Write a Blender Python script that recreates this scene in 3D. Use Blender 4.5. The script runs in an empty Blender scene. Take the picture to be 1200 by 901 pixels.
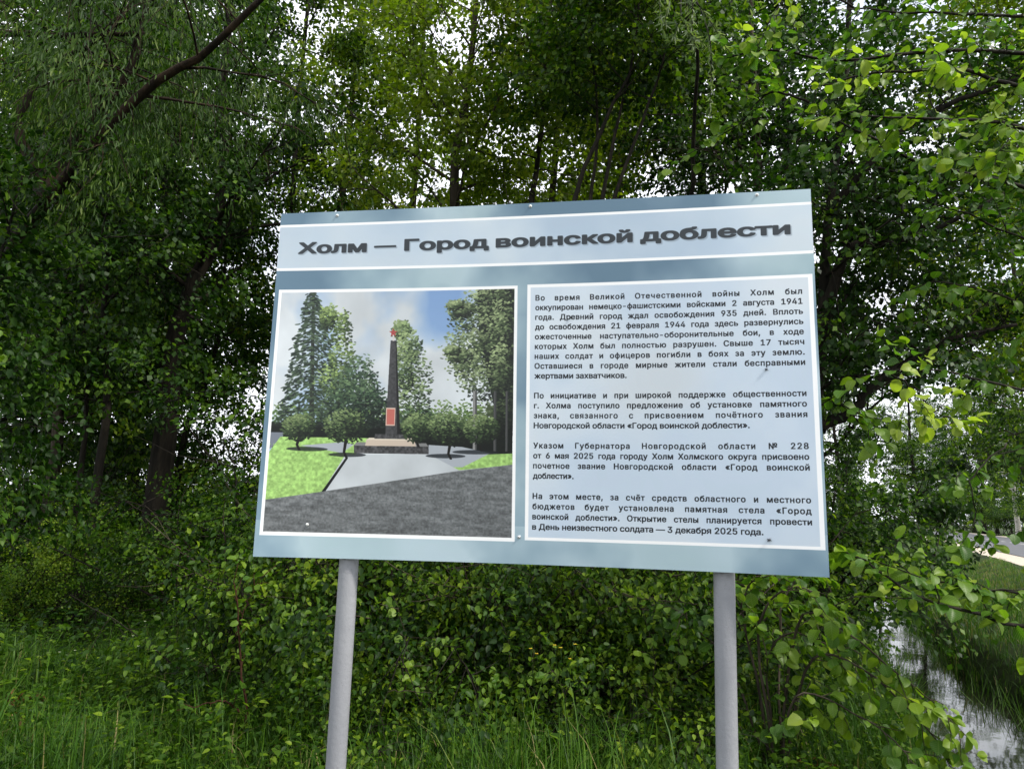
import bpy, math, random, os
import numpy as np
from mathutils import Vector, Matrix

sc = bpy.context.scene
COL = sc.collection
R = math.radians

# ------------------------------------------------------------------ camera, world, sun, exposure
FPX, CX, CY = 870.0, 600.0, 450.5          # focal length and centre in pixels of a 1200 x 901 photograph
PITCH, ROLL, CAMZ = 0.168885, 0.030383, 1.6
_f = np.array([0, math.cos(PITCH), math.sin(PITCH)])
_u0 = np.array([0, -math.sin(PITCH), math.cos(PITCH)])
_r0 = np.array([1.0, 0, 0])
_R = math.cos(ROLL) * _r0 + math.sin(ROLL) * _u0
_U = math.cos(ROLL) * _u0 - math.sin(ROLL) * _r0
cam_d = bpy.data.cameras.new('camera')
cam = bpy.data.objects.new('camera', cam_d)
COL.objects.link(cam)
M = Matrix(((_R[0], _U[0], -_f[0], 0), (_R[1], _U[1], -_f[1], 0), (_R[2], _U[2], -_f[2], CAMZ), (0, 0, 0, 1)))
cam.matrix_world = M
cam_d.sensor_width = 36
cam_d.lens = 36 * FPX / 1200
cam_d.clip_start = 0.05
cam_d.clip_end = 5000
sc.camera = cam

SUN_EL, SUN_AZ = R(50), R(118)             # azimuth clockwise from +Y (straight ahead): high on the right, a little behind
world = bpy.data.worlds.new('World')
sc.world = world
world.use_nodes = True
nt = world.node_tree
bg = nt.nodes['Background']
sky = nt.nodes.new('ShaderNodeTexSky')
sky.sky_type = 'NISHITA'
sky.sun_disc = False
sky.sun_elevation = SUN_EL
sky.sun_rotation = SUN_AZ
sky.air_density = 1.2
sky.dust_density = 1.5
tc = nt.nodes.new('ShaderNodeTexCoord')
mp = nt.nodes.new('ShaderNodeMapping')
mp.inputs['Scale'].default_value = (1, 1, 2.2)
nz = nt.nodes.new('ShaderNodeTexNoise')
nz.inputs['Scale'].default_value = 2.3
nz.inputs['Detail'].default_value = 7
nz.inputs['Roughness'].default_value = 0.6
cr = nt.nodes.new('ShaderNodeValToRGB')
cr.color_ramp.elements[0].position = 0.30
cr.color_ramp.elements[0].color = (0.45, 0.45, 0.45, 1)
cr.color_ramp.elements[1].position = 0.50
cr.color_ramp.elements[1].color = (1, 1, 1, 1)
mx = nt.nodes.new('ShaderNodeMix')
mx.data_type = 'RGBA'
mx.inputs['B'].default_value = (8.3, 8.55, 9.1, 1)
nt.links.new(tc.outputs['Generated'], mp.inputs['Vector'])
nt.links.new(mp.outputs['Vector'], nz.inputs['Vector'])
nt.links.new(nz.outputs['Fac'], cr.inputs['Fac'])
nt.links.new(cr.outputs['Color'], mx.inputs['Factor'])
nt.links.new(sky.outputs['Color'], mx.inputs['A'])
nt.links.new(mx.outputs['Result'], bg.inputs['Color'])
bg.inputs['Strength'].default_value = 0.11

sun_d = bpy.data.lights.new('sun', 'SUN')
sun_d.energy = 2.7
sun_d.angle = R(8)
sun_d.color = (1.0, 0.95, 0.86)
sun = bpy.data.objects.new('sun', sun_d)
COL.objects.link(sun)
sun.location = (6, -10, 20)
sdir = Vector((math.sin(SUN_AZ) * math.cos(SUN_EL), math.cos(SUN_AZ) * math.cos(SUN_EL), math.sin(SUN_EL)))
sun.rotation_euler = sdir.to_track_quat('Z', 'Y').to_euler()

sc.view_settings.view_transform = 'Standard'
sc.view_settings.look = 'None'
sc.view_settings.exposure = 0.86
sc.view_settings.gamma = 1
sc.cycles.max_bounces = 7
sc.cycles.diffuse_bounces = 4
sc.cycles.transmission_bounces = 4
sc.cycles.transparent_max_bounces = 4


def at(px, py, Y):
    """point of the place seen at photograph pixel (px, py), Y metres ahead"""
    d = _f + (px - CX) / FPX * _R - (py - CY) / FPX * _U
    return np.array([0, 0, CAMZ]) + d * (Y / d[1])


# ------------------------------------------------------------------ helpers
def tag(o, label=None, cat=None, group=None, kind=None):
    if label: o['label'] = label
    if cat: o['category'] = cat
    if group: o['group'] = group
    if kind: o['kind'] = kind
    return o


def empty(name, loc=(0, 0, 0), rz=0.0):
    o = bpy.data.objects.new(name, None)
    o.empty_display_size = 0.2
    o.location = loc
    o.rotation_euler = (0, 0, rz)
    COL.objects.link(o)
    return o


def link(name, me, parent=None):
    o = bpy.data.objects.new(name, me)
    COL.objects.link(o)
    if parent: o.parent = parent
    return o


def mesh_np(name, V, F, mat, smooth=False, attrs=None, uv=None):
    """F: list of int arrays (n, k) - faces of k corners"""
    me = bpy.data.meshes.new(name)
    V = np.asarray(V, np.float32).reshape(-1, 3)
    me.vertices.add(len(V))
    me.vertices.foreach_set('co', V.ravel())
    if not isinstance(F, list): F = [F]
    F = [np.asarray(f, np.int32) for f in F if len(f)]
    loops = np.concatenate([f.ravel() for f in F])
    tot = np.concatenate([np.full(len(f), f.shape[1], np.int32) for f in F])
    st = np.concatenate([[0], np.cumsum(tot)[:-1]]).astype(np.int32)
    me.loops.add(len(loops))
    me.loops.foreach_set('vertex_index', loops)
    me.polygons.add(len(tot))
    me.polygons.foreach_set('loop_start', st)
    if smooth:
        me.polygons.foreach_set('use_smooth', np.ones(len(tot), bool))
    for k, a in (attrs or {}).items():
        at_ = me.attributes.new(k, 'FLOAT', 'POINT')
        at_.data.foreach_set('value', np.asarray(a, np.float32))
    if uv is not None:
        l = me.uv_layers.new(name='UVMap')
        l.data.foreach_set('uv', np.asarray(uv, np.float32)[loops].ravel())
    me.update(calc_edges=True)
    if mat: me.materials.append(mat)
    return me


class MB:
    def __init__(s): s.v = []; s.q = []; s.t = []; s.n = 0

    def add(s, V, q=None, t=None):
        V = np.asarray(V, float).reshape(-1, 3)
        if q is not None and len(q): s.q.append(np.asarray(q) + s.n)
        if t is not None and len(t): s.t.append(np.asarray(t) + s.n)
        s.v.append(V); s.n += len(V)

    def box(s, c, d, rot=None):
        c = np.array(c, float); d = np.array(d, float) / 2
        P = np.array([[x, y, z] for x in (-1, 1) for y in (-1, 1) for z in (-1, 1)], float) * d
        if rot is not None: P = P @ np.array(rot).T
        s.add(P + c, q=[[0, 1, 3, 2], [4, 6, 7, 5], [0, 4, 5, 1], [2, 3, 7, 6], [0, 2, 6, 4], [1, 5, 7, 3]])

    def tube(s, pts, rad, n=6, cap=True):
        pts = np.asarray(pts, float); m = len(pts)
        rad = np.broadcast_to(np.asarray(rad, float), (m,))
        T = np.gradient(pts, axis=0)
        T /= np.linalg.norm(T, axis=1, keepdims=True) + 1e-9
        ref = np.array([0.0, 0, 1]) if abs(T[:, 2]).mean() < 0.8 else np.array([1.0, 0, 0])
        A = np.cross(T, ref); A /= np.linalg.norm(A, axis=1, keepdims=True) + 1e-9
        B = np.cross(T, A)
        th = np.arange(n) / n * 2 * np.pi
        ring = pts[:, None] + rad[:, None, None] * (A[:, None] * np.cos(th)[None, :, None] + B[:, None] * np.sin(th)[None, :, None])
        i = np.arange(m - 1)[:, None] * n; j = np.arange(n)[None]; k = (j + 1) % n
        q = np.stack([i + j, i + n + j, i + n + k, i + k], -1).reshape(-1, 4)
        V = ring.reshape(-1, 3); t = None
        if cap:
            V = np.vstack([V, pts[0], pts[-1]])
            c0, c1 = m * n, m * n + 1
            jj = np.arange(n); kk = (jj + 1) % n
            t = np.vstack([np.stack([np.full(n, c0), jj, kk], 1),
                           np.stack([np.full(n, c1), (m - 1) * n + kk, (m - 1) * n + jj], 1)])
        s.add(V, q=q, t=t)

    def build(s, name, mat, parent=None, smooth=False):
        F = []
        if s.q: F.append(np.vstack(s.q))
        if s.t: F.append(np.vstack(s.t))
        me = mesh_np(name, np.vstack(s.v), F, mat, smooth)
        return link(name, me, parent)


# ------------------------------------------------------------------ materials
def new_mat(name):
    m = bpy.data.materials.new(name)
    m.use_nodes = True
    return m, m.node_tree, m.node_tree.nodes['Principled BSDF']


def ramp(nt, src, stops):
    r = nt.nodes.new('ShaderNodeValToRGB')
    e = r.color_ramp.elements
    while len(e) > 1: e.remove(e[-1])
    e[0].position = stops[0][0]; e[0].color = (*stops[0][1], 1)
    for p, c in stops[1:]:
        k = e.new(p); k.color = (*c, 1)
    nt.links.new(src, r.inputs['Fac'])
    return r


def noise(nt, scale, detail=4, rough=0.55, vec='Object', stretch=None, dist=0):
    t = nt.nodes.new('ShaderNodeTexCoord')
    n = nt.nodes.new('ShaderNodeTexNoise')
    n.inputs['Scale'].default_value = scale
    n.inputs['Detail'].default_value = detail
    n.inputs['Roughness'].default_value = rough
    n.inputs['Distortion'].default_value = dist
    src = t.outputs[vec]
    if stretch:
        mpp = nt.nodes.new('ShaderNodeMapping')
        mpp.inputs['Scale'].default_value = stretch
        nt.links.new(src, mpp.inputs['Vector']); src = mpp.outputs['Vector']
    nt.links.new(src, n.inputs['Vector'])
    return n


def bump(nt, bsdf, h, strength=0.4, dist=0.01):
    b = nt.nodes.new('ShaderNodeBump')
    b.inputs['Strength'].default_value = strength
    b.inputs['Distance'].default_value = dist
    nt.links.new(h, b.inputs['Height'])
    nt.links.new(b.outputs['Normal'], bsdf.inputs['Normal'])


def leaf_mat(name, stops, trans=0.42, tcol=(1.35, 1.5, 0.55), rough=0.5, veins=False, spec=0.22):
    m, nt, b = new_mat(name)
    a = nt.nodes.new('ShaderNodeAttribute'); a.attribute_name = 'tint'
    r = ramp(nt, a.outputs['Fac'], stops)
    col = r.outputs['Color']
    if veins:
        uvn = nt.nodes.new('ShaderNodeUVMap'); sx = nt.nodes.new('ShaderNodeSeparateXYZ')
        nt.links.new(uvn.outputs['UV'], sx.inputs['Vector'])
        ab = nt.nodes.new('ShaderNodeMath'); ab.operation = 'ABSOLUTE'
        nt.links.new(sx.outputs['X'], ab.inputs[0])
        # side veins: stripes running out and forward from the midrib
        mm = nt.nodes.new('ShaderNodeMath'); mm.operation = 'MULTIPLY_ADD'
        mm.inputs[1].default_value = -0.75
        nt.links.new(ab.outputs[0], mm.inputs[0]); nt.links.new(sx.outputs['Y'], mm.inputs[2])
        w = nt.nodes.new('ShaderNodeMath'); w.operation = 'PINGPONG'; w.inputs[1].default_value = 0.065
        nt.links.new(mm.outputs[0], w.inputs[0])
        lt = nt.nodes.new('ShaderNodeMath'); lt.operation = 'LESS_THAN'; lt.inputs[1].default_value = 0.012
        nt.links.new(w.outputs[0], lt.inputs[0])
        mr = nt.nodes.new('ShaderNodeMath'); mr.operation = 'LESS_THAN'; mr.inputs[1].default_value = 0.018
        nt.links.new(ab.outputs[0], mr.inputs[0])
        mxx = nt.nodes.new('ShaderNodeMath'); mxx.operation = 'MAXIMUM'
        nt.links.new(lt.outputs[0], mxx.inputs[0]); nt.links.new(mr.outputs[0], mxx.inputs[1])
        sc_ = nt.nodes.new('ShaderNodeMath'); sc_.operation = 'MULTIPLY'; sc_.inputs[1].default_value = 0.3
        nt.links.new(mxx.outputs[0], sc_.inputs[0])
        mc = nt.nodes.new('ShaderNodeMix'); mc.data_type = 'RGBA'
        mc.inputs['B'].default_value = (0.26, 0.36, 0.12, 1)
        nt.links.new(sc_.outputs[0], mc.inputs['Factor']); nt.links.new(col, mc.inputs['A'])
        col = mc.outputs['Result']
        bump(nt, b, w.outputs[0], 0.6, 0.01)
    nt.links.new(col, b.inputs['Base Color'])
    b.inputs['Roughness'].default_value = rough
    b.inputs['Specular IOR Level'].default_value = spec
    tr = nt.nodes.new('ShaderNodeBsdfTranslucent')
    vm = nt.nodes.new('ShaderNodeMix'); vm.data_type = 'RGBA'; vm.blend_type = 'MULTIPLY'
    vm.inputs['Factor'].default_value = 1
    vm.inputs['B'].default_value = (*tcol, 1)
    nt.links.new(col, vm.inputs['A'])
    nt.links.new(vm.outputs['Result'], tr.inputs['Color'])
    ms = nt.nodes.new('ShaderNodeMixShader'); ms.inputs[0].default_value = trans
    out = nt.nodes['Material Output']
    nt.links.new(b.outputs[0], ms.inputs[1]); nt.links.new(tr.outputs[0], ms.inputs[2])
    nt.links.new(ms.outputs[0], out.inputs['Surface'])
    return m


def bark_mat(name, c1, c2, c3, scale=9):
    m, nt, b = new_mat(name)
    n = noise(nt, scale, 6, 0.65, stretch=(1, 1, 0.22), dist=0.6)
    r = ramp(nt, n.outputs['Fac'], [(0.3, c1), (0.5, c2), (0.72, c3)])
    nt.links.new(r.outputs['Color'], b.inputs['Base Color'])
    b.inputs['Roughness'].default_value = 0.9
    b.inputs['Specular IOR Level'].default_value = 0.15
    bump(nt, b, n.outputs['Fac'], 0.9, 0.03)
    return m


MAT = {}
MAT['leaf_green'] = leaf_mat('leaf_green', [(0, (0.007, 0.024, 0.002)), (0.4, (0.022, 0.060, 0.004)), (0.75, (0.075, 0.142, 0.008)), (1, (0.165, 0.245, 0.015))])
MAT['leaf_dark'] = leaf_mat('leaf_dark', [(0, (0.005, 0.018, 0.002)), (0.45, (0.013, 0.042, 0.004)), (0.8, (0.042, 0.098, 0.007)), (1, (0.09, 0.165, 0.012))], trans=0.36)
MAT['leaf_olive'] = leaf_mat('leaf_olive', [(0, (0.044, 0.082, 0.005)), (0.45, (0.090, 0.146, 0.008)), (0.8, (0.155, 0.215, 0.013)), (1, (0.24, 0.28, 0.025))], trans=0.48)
MAT['leaf_lime'] = leaf_mat('leaf_lime', [(0, (0.022, 0.074, 0.006)), (0.4, (0.052, 0.135, 0.008)), (0.75, (0.160, 0.250, 0.012)), (1, (0.34, 0.42, 0.06))], trans=0.45, veins=True, rough=0.42, spec=0.3)
MAT['leaf_willow'] = leaf_mat('leaf_willow', [(0, (0.012, 0.034, 0.004)), (0.5, (0.030, 0.070, 0.007)), (0.85, (0.068, 0.122, 0.014)), (1, (0.14, 0.19, 0.05))])
MAT['leaf_silver'] = leaf_mat('leaf_silver', [(0, (0.06, 0.10, 0.04)), (0.5, (0.12, 0.17, 0.08)), (1, (0.24, 0.29, 0.17))])
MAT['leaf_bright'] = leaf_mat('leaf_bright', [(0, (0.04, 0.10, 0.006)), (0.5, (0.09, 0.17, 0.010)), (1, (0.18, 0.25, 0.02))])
MAT['grass'] = leaf_mat('grass', [(0, (0.014, 0.044, 0.004)), (0.5, (0.036, 0.096, 0.007)), (0.88, (0.080, 0.165, 0.011)), (0.97, (0.13, 0.17, 0.04)), (1, (0.22, 0.19, 0.08))], trans=0.3, rough=0.5, spec=0.2)
MAT['bark'] = bark_mat('bark', (0.005, 0.0045, 0.004), (0.014, 0.012, 0.009), (0.034, 0.028, 0.020))
MAT['bark_willow'] = bark_mat('bark_willow', (0.005, 0.004, 0.003), (0.016, 0.011, 0.007), (0.052, 0.032, 0.019), 7)
MAT['bark_grey'] = bark_mat('bark_grey', (0.016, 0.013, 0.010), (0.045, 0.036, 0.026), (0.095, 0.077, 0.058), 8)
MAT['bark_red'] = bark_mat('bark_red', (0.018, 0.009, 0.006), (0.045, 0.018, 0.011), (0.08, 0.036, 0.022), 20)


def birch_mat():
    m, nt, b = new_mat('bark_birch')
    n = noise(nt, 5, 4, 0.6, stretch=(1, 1, 3.5), dist=0.8)
    r = ramp(nt, n.outputs['Fac'], [(0.36, (0.03, 0.028, 0.025)), (0.44, (0.34, 0.32, 0.28)), (0.7, (0.55, 0.53, 0.48))])
    nt.links.new(r.outputs['Color'], b.inputs['Base Color'])
    b.inputs['Roughness'].default_value = 0.75
    bump(nt, b, n.outputs['Fac'], 0.4, 0.01)
    return m


MAT['bark_birch'] = birch_mat()


def simple(name, c, rough=0.6, metal=0.0, n_amt=0.0, n_scale=30, spec=0.5):
    m, nt, b = new_mat(name)
    if n_amt:
        n = noise(nt, n_scale, 6, 0.65)
        lo = tuple(x * (1 - n_amt) for x in c); hi = tuple(min(1, x * (1 + n_amt)) for x in c)
        r = ramp(nt, n.outputs['Fac'], [(0.3, lo), (0.7, hi)])
        nt.links.new(r.outputs['Color'], b.inputs['Base Color'])
        bump(nt, b, n.outputs['Fac'], 0.25, 0.002)
    else:
        b.inputs['Base Color'].default_value = (*c, 1)
    b.inputs['Roughness'].default_value = rough
    b.inputs['Metallic'].default_value = metal
    b.inputs['Specular IOR Level'].default_value = spec
    return m


# ------------------------------------------------------------------ terrain, ditch, road
DX, DY = 0.4867, 0.8736                    # direction in which the road and its ditch run


def uv_of(x, y):
    return x * DX + y * DY, x * DY - y * DX


def from_uv(u, v):
    return np.array([u * DX + v * DY, u * DY - v * DX])


def ditch_c(u): return np.interp(u, [4, 7.5, 9, 12.5, 19, 30, 60], [1.0, .82, .28, -.28, -.95, -1.2, -1.2]) + .05 * np.sin(u * 2.3)
def ditch_w(u): return np.interp(u, [4, 7, 9, 12, 18, 60], [.8, .72, .56, .46, .40, .40]) + .05 * np.sin(u * 1.9 + 1)


WATER_Z, ROAD_Z = -0.37, 0.35
RX, RY = 0.4239, 0.9057                    # the road's own direction, a little more to the left


def road_xy(u, w): return np.array([u * RX + w * RY, u * RY - w * RX])


def ground_z(x, y):
    u, v = uv_of(x, y)
    z = 0.05 * np.sin(x * 1.3 + 0.4) * np.cos(y * 1.1) + 0.03 * np.sin(x * 3.1 + y * 2.3)
    act = np.clip((u - 4.2) / 1.6, 0, 1) * np.clip((34 - u) / 5, 0, 1); act = act * act * (3 - 2 * act)
    d = (v - ditch_c(u)) / ditch_w(u)
    prof = np.clip(1.75 - np.abs(d), 0, 1) ; prof = prof * prof * (3 - 2 * prof)
    z = z * (1 - prof * act) - 0.75 * prof * act
    act2 = np.asarray(x) * RY - np.asarray(y) * RX
    k = np.clip((act2 - 3.2) / 1.4, 0, 1); k = k * k * (3 - 2 * k)
    k2 = 1 - np.clip((act2 - 16.6) / 1.5, 0, 1)
    z = z * (1 - k * k2) + ROAD_Z * k * k2
    return z


def terrain():
    a = np.concatenate([-np.geomspace(1800, 30, 14), np.arange(-28, -8, 1.0), np.arange(-8, 26, 0.22), np.arange(26, 60, 1.2), np.geomspace(62, 1800, 14)])
    b = np.concatenate([-np.geomspace(1800, 14, 12), np.arange(-12, 2, 1.0), np.arange(2, 30, 0.22), np.arange(30, 80, 1.5), np.geomspace(82, 2500, 16)])
    X, Y = np.meshgrid(a, b, indexing='ij')
    Z = ground_z(X, Y)
    n, m = X.shape
    i = np.arange(n - 1)[:, None] * m; j = np.arange(m - 1)[None]
    q = np.stack([i + j, i + m + j, i + m + j + 1, i + j + 1], -1).reshape(-1, 4)
    mt, nt, bs = new_mat('soil')
    n1 = noise(nt, 1.6, 8, 0.65); n2 = noise(nt, 40, 6, 0.7)
    r = ramp(nt, n1.outputs['Fac'], [(0.3, (0.016, 0.014, 0.009)), (0.45, (0.020, 0.030, 0.010)), (0.6, (0.030, 0.050, 0.012)), (0.75, (0.05, 0.04, 0.022))])
    nt.links.new(r.outputs['Color'], bs.inputs['Base Color'])
    bs.inputs['Roughness'].default_value = 0.95; bs.inputs['Specular IOR Level'].default_value = 0.1
    bump(nt, bs, n2.outputs['Fac'], 0.8, 0.03)
    o = link('ground', mesh_np('ground', np.stack([X, Y, Z], -1), q, mt, True))
    tag(o, kind='structure')


def strip(name, us, v0, v1, z, mat, nv=2, jitter=0.0, rng=None, conv=None):
    us = np.asarray(us, float)
    V = []
    for k, u in enumerate(us):
        for t in np.linspace(0, 1, nv):
            a = v0(u) if callable(v0) else v0; b = v1(u) if callable(v1) else v1
            if rng is not None: a = a + rng.normal(0, jitter); b = b + rng.normal(0, jitter)
            p = (conv or from_uv)(u, a + (b - a) * t)
            V.append((p[0], p[1], z))
    n = len(us)
    i = np.arange(n - 1)[:, None] * nv; j = np.arange(nv - 1)[None]
    q = np.stack([i + j, i + j + 1, i + nv + j + 1, i + nv + j], -1).reshape(-1, 4)
    return mesh_np(name, V, q, mat)


def setting():
    terrain()
    # road with sandy shoulders, each sheet above the one below
    rng = np.random.default_rng(5)
    m, nt, b = new_mat('sandy_gravel')
    n = noise(nt, 60, 8, 0.7); n2 = noise(nt, 1.2, 4, 0.6)
    r = ramp(nt, n.outputs['Fac'], [(0.3, (0.30, 0.25, 0.19)), (0.55, (0.46, 0.40, 0.32)), (0.75, (0.58, 0.53, 0.45))])
    nt.links.new(r.outputs['Color'], b.inputs['Base Color']); b.inputs['Roughness'].default_value = 0.95
    bump(nt, b, n.outputs['Fac'], 0.8, 0.02)
    us = np.arange(-40, 260, 0.8)
    o = link('road_shoulder', strip('road_shoulder', us, 4.75, 16.4, ROAD_Z + 0.006, m, 2, 0.06, rng, road_xy)); tag(o, kind='structure')
    m, nt, b = new_mat('asphalt')
    n = noise(nt, 90, 8, 0.75); n2 = noise(nt, 0.7, 5, 0.6)
    r = ramp(nt, n2.outputs['Fac'], [(0.3, (0.050, 0.050, 0.056)), (0.7, (0.075, 0.074, 0.080))])
    nt.links.new(r.outputs['Color'], b.inputs['Base Color']); b.inputs['Roughness'].default_value = 0.55
    bump(nt, b, n.outputs['Fac'], 0.5, 0.006)
    o = link('road', strip('road', np.arange(-40, 260, 2.0), 6.05, 14.9, ROAD_Z + 0.030, m, conv=road_xy)); tag(o, kind='structure')
    road = o
    mw = simple('road_paint', (0.62, 0.62, 0.60), 0.6, 0, 0.2, 25)
    k = 0
    for u in np.arange(-4, 90, 4.0):
        link('lane_marking', strip('lane_marking', [u, u + 1.8], 10.4, 10.53, ROAD_Z + 0.034, mw, conv=road_xy), road)
    # water in the ditch
    m, nt, b = new_mat('ditch_water')
    b.inputs['Base Color'].default_value = (0.010, 0.012, 0.006, 1)
    b.inputs['Roughness'].default_value = 0.035
    b.inputs['IOR'].default_value = 1.33
    b.inputs['Specular IOR Level'].default_value = 0.9
    n = noise(nt, 3.0, 3, 0.5)
    bump(nt, b, n.outputs['Fac'], 0.05, 0.02)
    us = np.arange(4.5, 36, 0.4)
    o = link('ditch_water', strip('ditch_water', us, lambda u: ditch_c(u) - ditch_w(u) * 1.7, lambda u: ditch_c(u) + ditch_w(u) * 1.7, WATER_Z, m, 3)); tag(o, kind='structure')


setting()

# ------------------------------------------------------------------ leaves
def T_quad():       # folded rhomb
    return np.array([[0, 0, 0], [0.36, 0.5, 0.07], [0, 1, -0.06], [-0.36, 0.45, 0.07]]), [np.array([[0, 1, 2, 3]])]


def T_mid():
    V = np.array([[0, 0, 0], [0.27, 0.20, 0.07], [0.29, 0.55, 0.08], [0, 1, -0.12], [-0.29, 0.55, 0.08], [-0.27, 0.20, 0.07]])
    return V, [np.array([[0, 1, 2, 3], [0, 3, 4, 5]])]


def T_narrow():
    V = np.array([[0, 0, 0], [0.085, 0.35, 0.02], [0.06, 0.75, -0.03], [0, 1, -0.12], [-0.06, 0.75, -0.03], [-0.085, 0.35, 0.02]])
    return V, [np.array([[0, 1, 2, 3], [0, 3, 4, 5]])]


def T_round(seed=0):  # rounded alder / hazel leaf, a toothed outline, raised sides, drooping tip
    rg = np.random.default_rng(seed)
    ys = np.array([0.0, 0.10, 0.30, 0.52, 0.72, 0.88, 0.97])
    ws = np.array([0.0, 0.22, 0.39, 0.44, 0.38, 0.22, 0.06])
    fold = rg.uniform(0.05, 0.5); droop = rg.uniform(0.05, 0.6)
    V = []; F = []
    for i, (y, w) in enumerate(zip(ys, ws)):
        zc = -droop * y * y
        wl = w * rg.uniform(0.93, 1.07); wr = w * rg.uniform(0.93, 1.07)
        wave = 0.03 * math.sin(i * 2.1 + seed)
        V += [[-wl, y, zc + fold * wl + wave], [-wl * 0.5, y + 0.02, zc + fold * wl * 0.42], [0, y, zc], [wr * 0.5, y + 0.02, zc + fold * wr * 0.42], [wr, y, zc + fold * wr - wave]]
    n = len(ys)
    for i in range(n - 1):
        for j in range(4):
            a = i * 5 + j
            F.append([a, a + 1, a + 6, a + 5])
    return np.array(V), [np.array(F)]


def unit(a): return a / (np.linalg.norm(a, axis=-1, keepdims=True) + 1e-9)


def leaves(name, pos, d, nrm, size, tint, mat, tpl, smooth=False, wid=1.0, uv=False):
    V0, F0 = tpl
    V0 = V0 * np.array([wid, 1, 1])
    N = len(pos)
    d = unit(d)
    x = unit(np.cross(d, nrm)); n = np.cross(x, d)
    sz = np.broadcast_to(size, (N,))
    P = pos[:, None] + sz[:, None, None] * (V0[None, :, 0:1] * x[:, None] + V0[None, :, 1:2] * d[:, None] + V0[None, :, 2:3] * n[:, None])
    off = (np.arange(N) * len(V0))[:, None, None]
    F = [(f[None] + off).reshape(-1, f.shape[1]) for f in F0]
    UV = None
    if uv: UV = np.tile(V0[:, :2] / np.array([wid, 1]), (N, 1))
    return mesh_np(name, P.reshape(-1, 3), F, mat, smooth, {'tint': np.repeat(np.clip(tint, 0, 1), len(V0))}, UV)


def rand_unit(rng, n):
    return unit(rng.normal(size=(n, 3)))


def leaf_frames(rng, pos, centre, droop=0.5, updown=1.0):
    n = len(pos)
    out = pos - centre; out[:, 2] *= 0.3
    d = unit(unit(out) * 0.5 + rng.normal(0, 0.6, (n, 3)) + np.array([0, 0, -droop]))
    nrm = unit(np.array([0, 0, updown]) + rng.normal(0, 0.55, (n, 3)) + unit(out) * 0.35)
    return d, nrm


# ------------------------------------------------------------------ growth
def wander(rng, p, d, L, n=8, curl=0.18, up=0.0):
    d = np.array(d, float); d /= np.linalg.norm(d)
    P = [np.array(p, float)]
    st = L / (n - 1)
    for i in range(n - 1):
        d = d + rng.normal(0, curl, 3) + np.array([0, 0, up])
        d /= np.linalg.norm(d)
        P.append(P[-1] + d * st)
    return np.array(P)


def spline(ctrl, n=14):
    c = np.asarray(ctrl, float)
    if len(c) == 2: return np.linspace(c[0], c[1], n)
    t = np.linspace(0, len(c) - 1, n)
    out = []
    for s in t:
        i = min(int(s), len(c) - 2); f = s - i
        p0 = c[max(i - 1, 0)]; p1 = c[i]; p2 = c[i + 1]; p3 = c[min(i + 2, len(c) - 1)]
        out.append(0.5 * ((2 * p1) + (-p0 + p2) * f + (2 * p0 - 5 * p1 + 4 * p2 - p3) * f * f + (-p0 + 3 * p1 - 3 * p2 + p3) * f ** 3))
    return np.array(out)


def along(P, t):
    k = t * (len(P) - 1); i = min(int(k), len(P) - 2)
    return P[i] + (P[i + 1] - P[i]) * (k - i), unit(P[i + 1] - P[i])


def grow(rng, trunk, r0, crown_from=0.3, limbs=22, limb_len=2.6, subs=6, sub_len=1.1, rise=0.5, shape='round', droop=0.0, taper=0.25):
    """returns limb tubes and the foliage-carrying polylines"""
    tubes = []; carry = []
    H = np.linalg.norm(trunk[-1] - trunk[0])
    az = rng.uniform(0, 6.28)
    for k in range(limbs):
        t = crown_from + (1 - crown_from) * (k + rng.uniform(0, 0.8)) / limbs
        t = min(t, 0.99)
        p, td = along(trunk, t)
        az += 2.4 + rng.normal(0, 0.4)
        q = (t - crown_from) / (1 - crown_from)
        if shape == 'round': Lk = limb_len * (0.55 + 0.45 * math.sin(math.pi * min(1, q * 0.8 + 0.18))) * rng.uniform(0.7, 1.15)
        else: Lk = limb_len * (1.05 - 0.75 * q) * rng.uniform(0.7, 1.15)
        el = rise + 0.5 * q + rng.normal(0, 0.15)
        d = np.array([math.cos(az) * math.cos(el), math.sin(az) * math.cos(el), math.sin(el)])
        P = wander(rng, p, d, Lk, 8, 0.13, -droop * 0.1)
        rl = max(0.008, r0 * (1 - (1 - taper) * t) * 0.38 * min(1, Lk / limb_len))
        tubes.append((P, np.linspace(rl, rl * 0.22, len(P)), 5))
        carry.append((P[3:], 0.8))
        for s in range(subs):
            ts = 0.25 + 0.75 * (s + rng.uniform(0, 1)) / subs
            p2, d2 = along(P, min(ts, 0.99))
            side = unit(np.cross(d2, rand_unit(rng, 1)[0]))
            d3 = unit(d2 * 0.55 + side * 0.8 + np.array([0, 0, 0.15 - droop * 0.5]))
            P2 = wander(rng, p2, d3, sub_len * rng.uniform(0.5, 1.2), 6, 0.18, -droop * 0.22)
            tubes.append((P2, np.linspace(rl * 0.35, 0.003, len(P2)), 4))
            carry.append((P2, 1.0))
    return tubes, carry


def sample_on(rng, carry, n, spread):
    """clumped points: few hundred twig tips, each with its own tuft of leaves"""
    w = np.array([len(c[0]) * c[1] for c in carry]); w = w / w.sum()
    tufts = max(20, n // 42)
    idx = rng.choice(len(carry), tufts, p=w)
    P = np.array([along(carry[i][0], rng.uniform(0.15, 1) ** 0.7 * 0.999)[0] for i in idx])
    P = P + rng.normal(0, spread, P.shape)
    tint_t = rng.normal(0, 0.2, tufts)
    k = rng.integers(0, tufts, n)
    off = rng.normal(0, 1, (n, 3)) * np.array([0.19, 0.19, 0.10]) * (0.6 + spread)
    return P[k] + off, tint_t[k]


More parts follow.
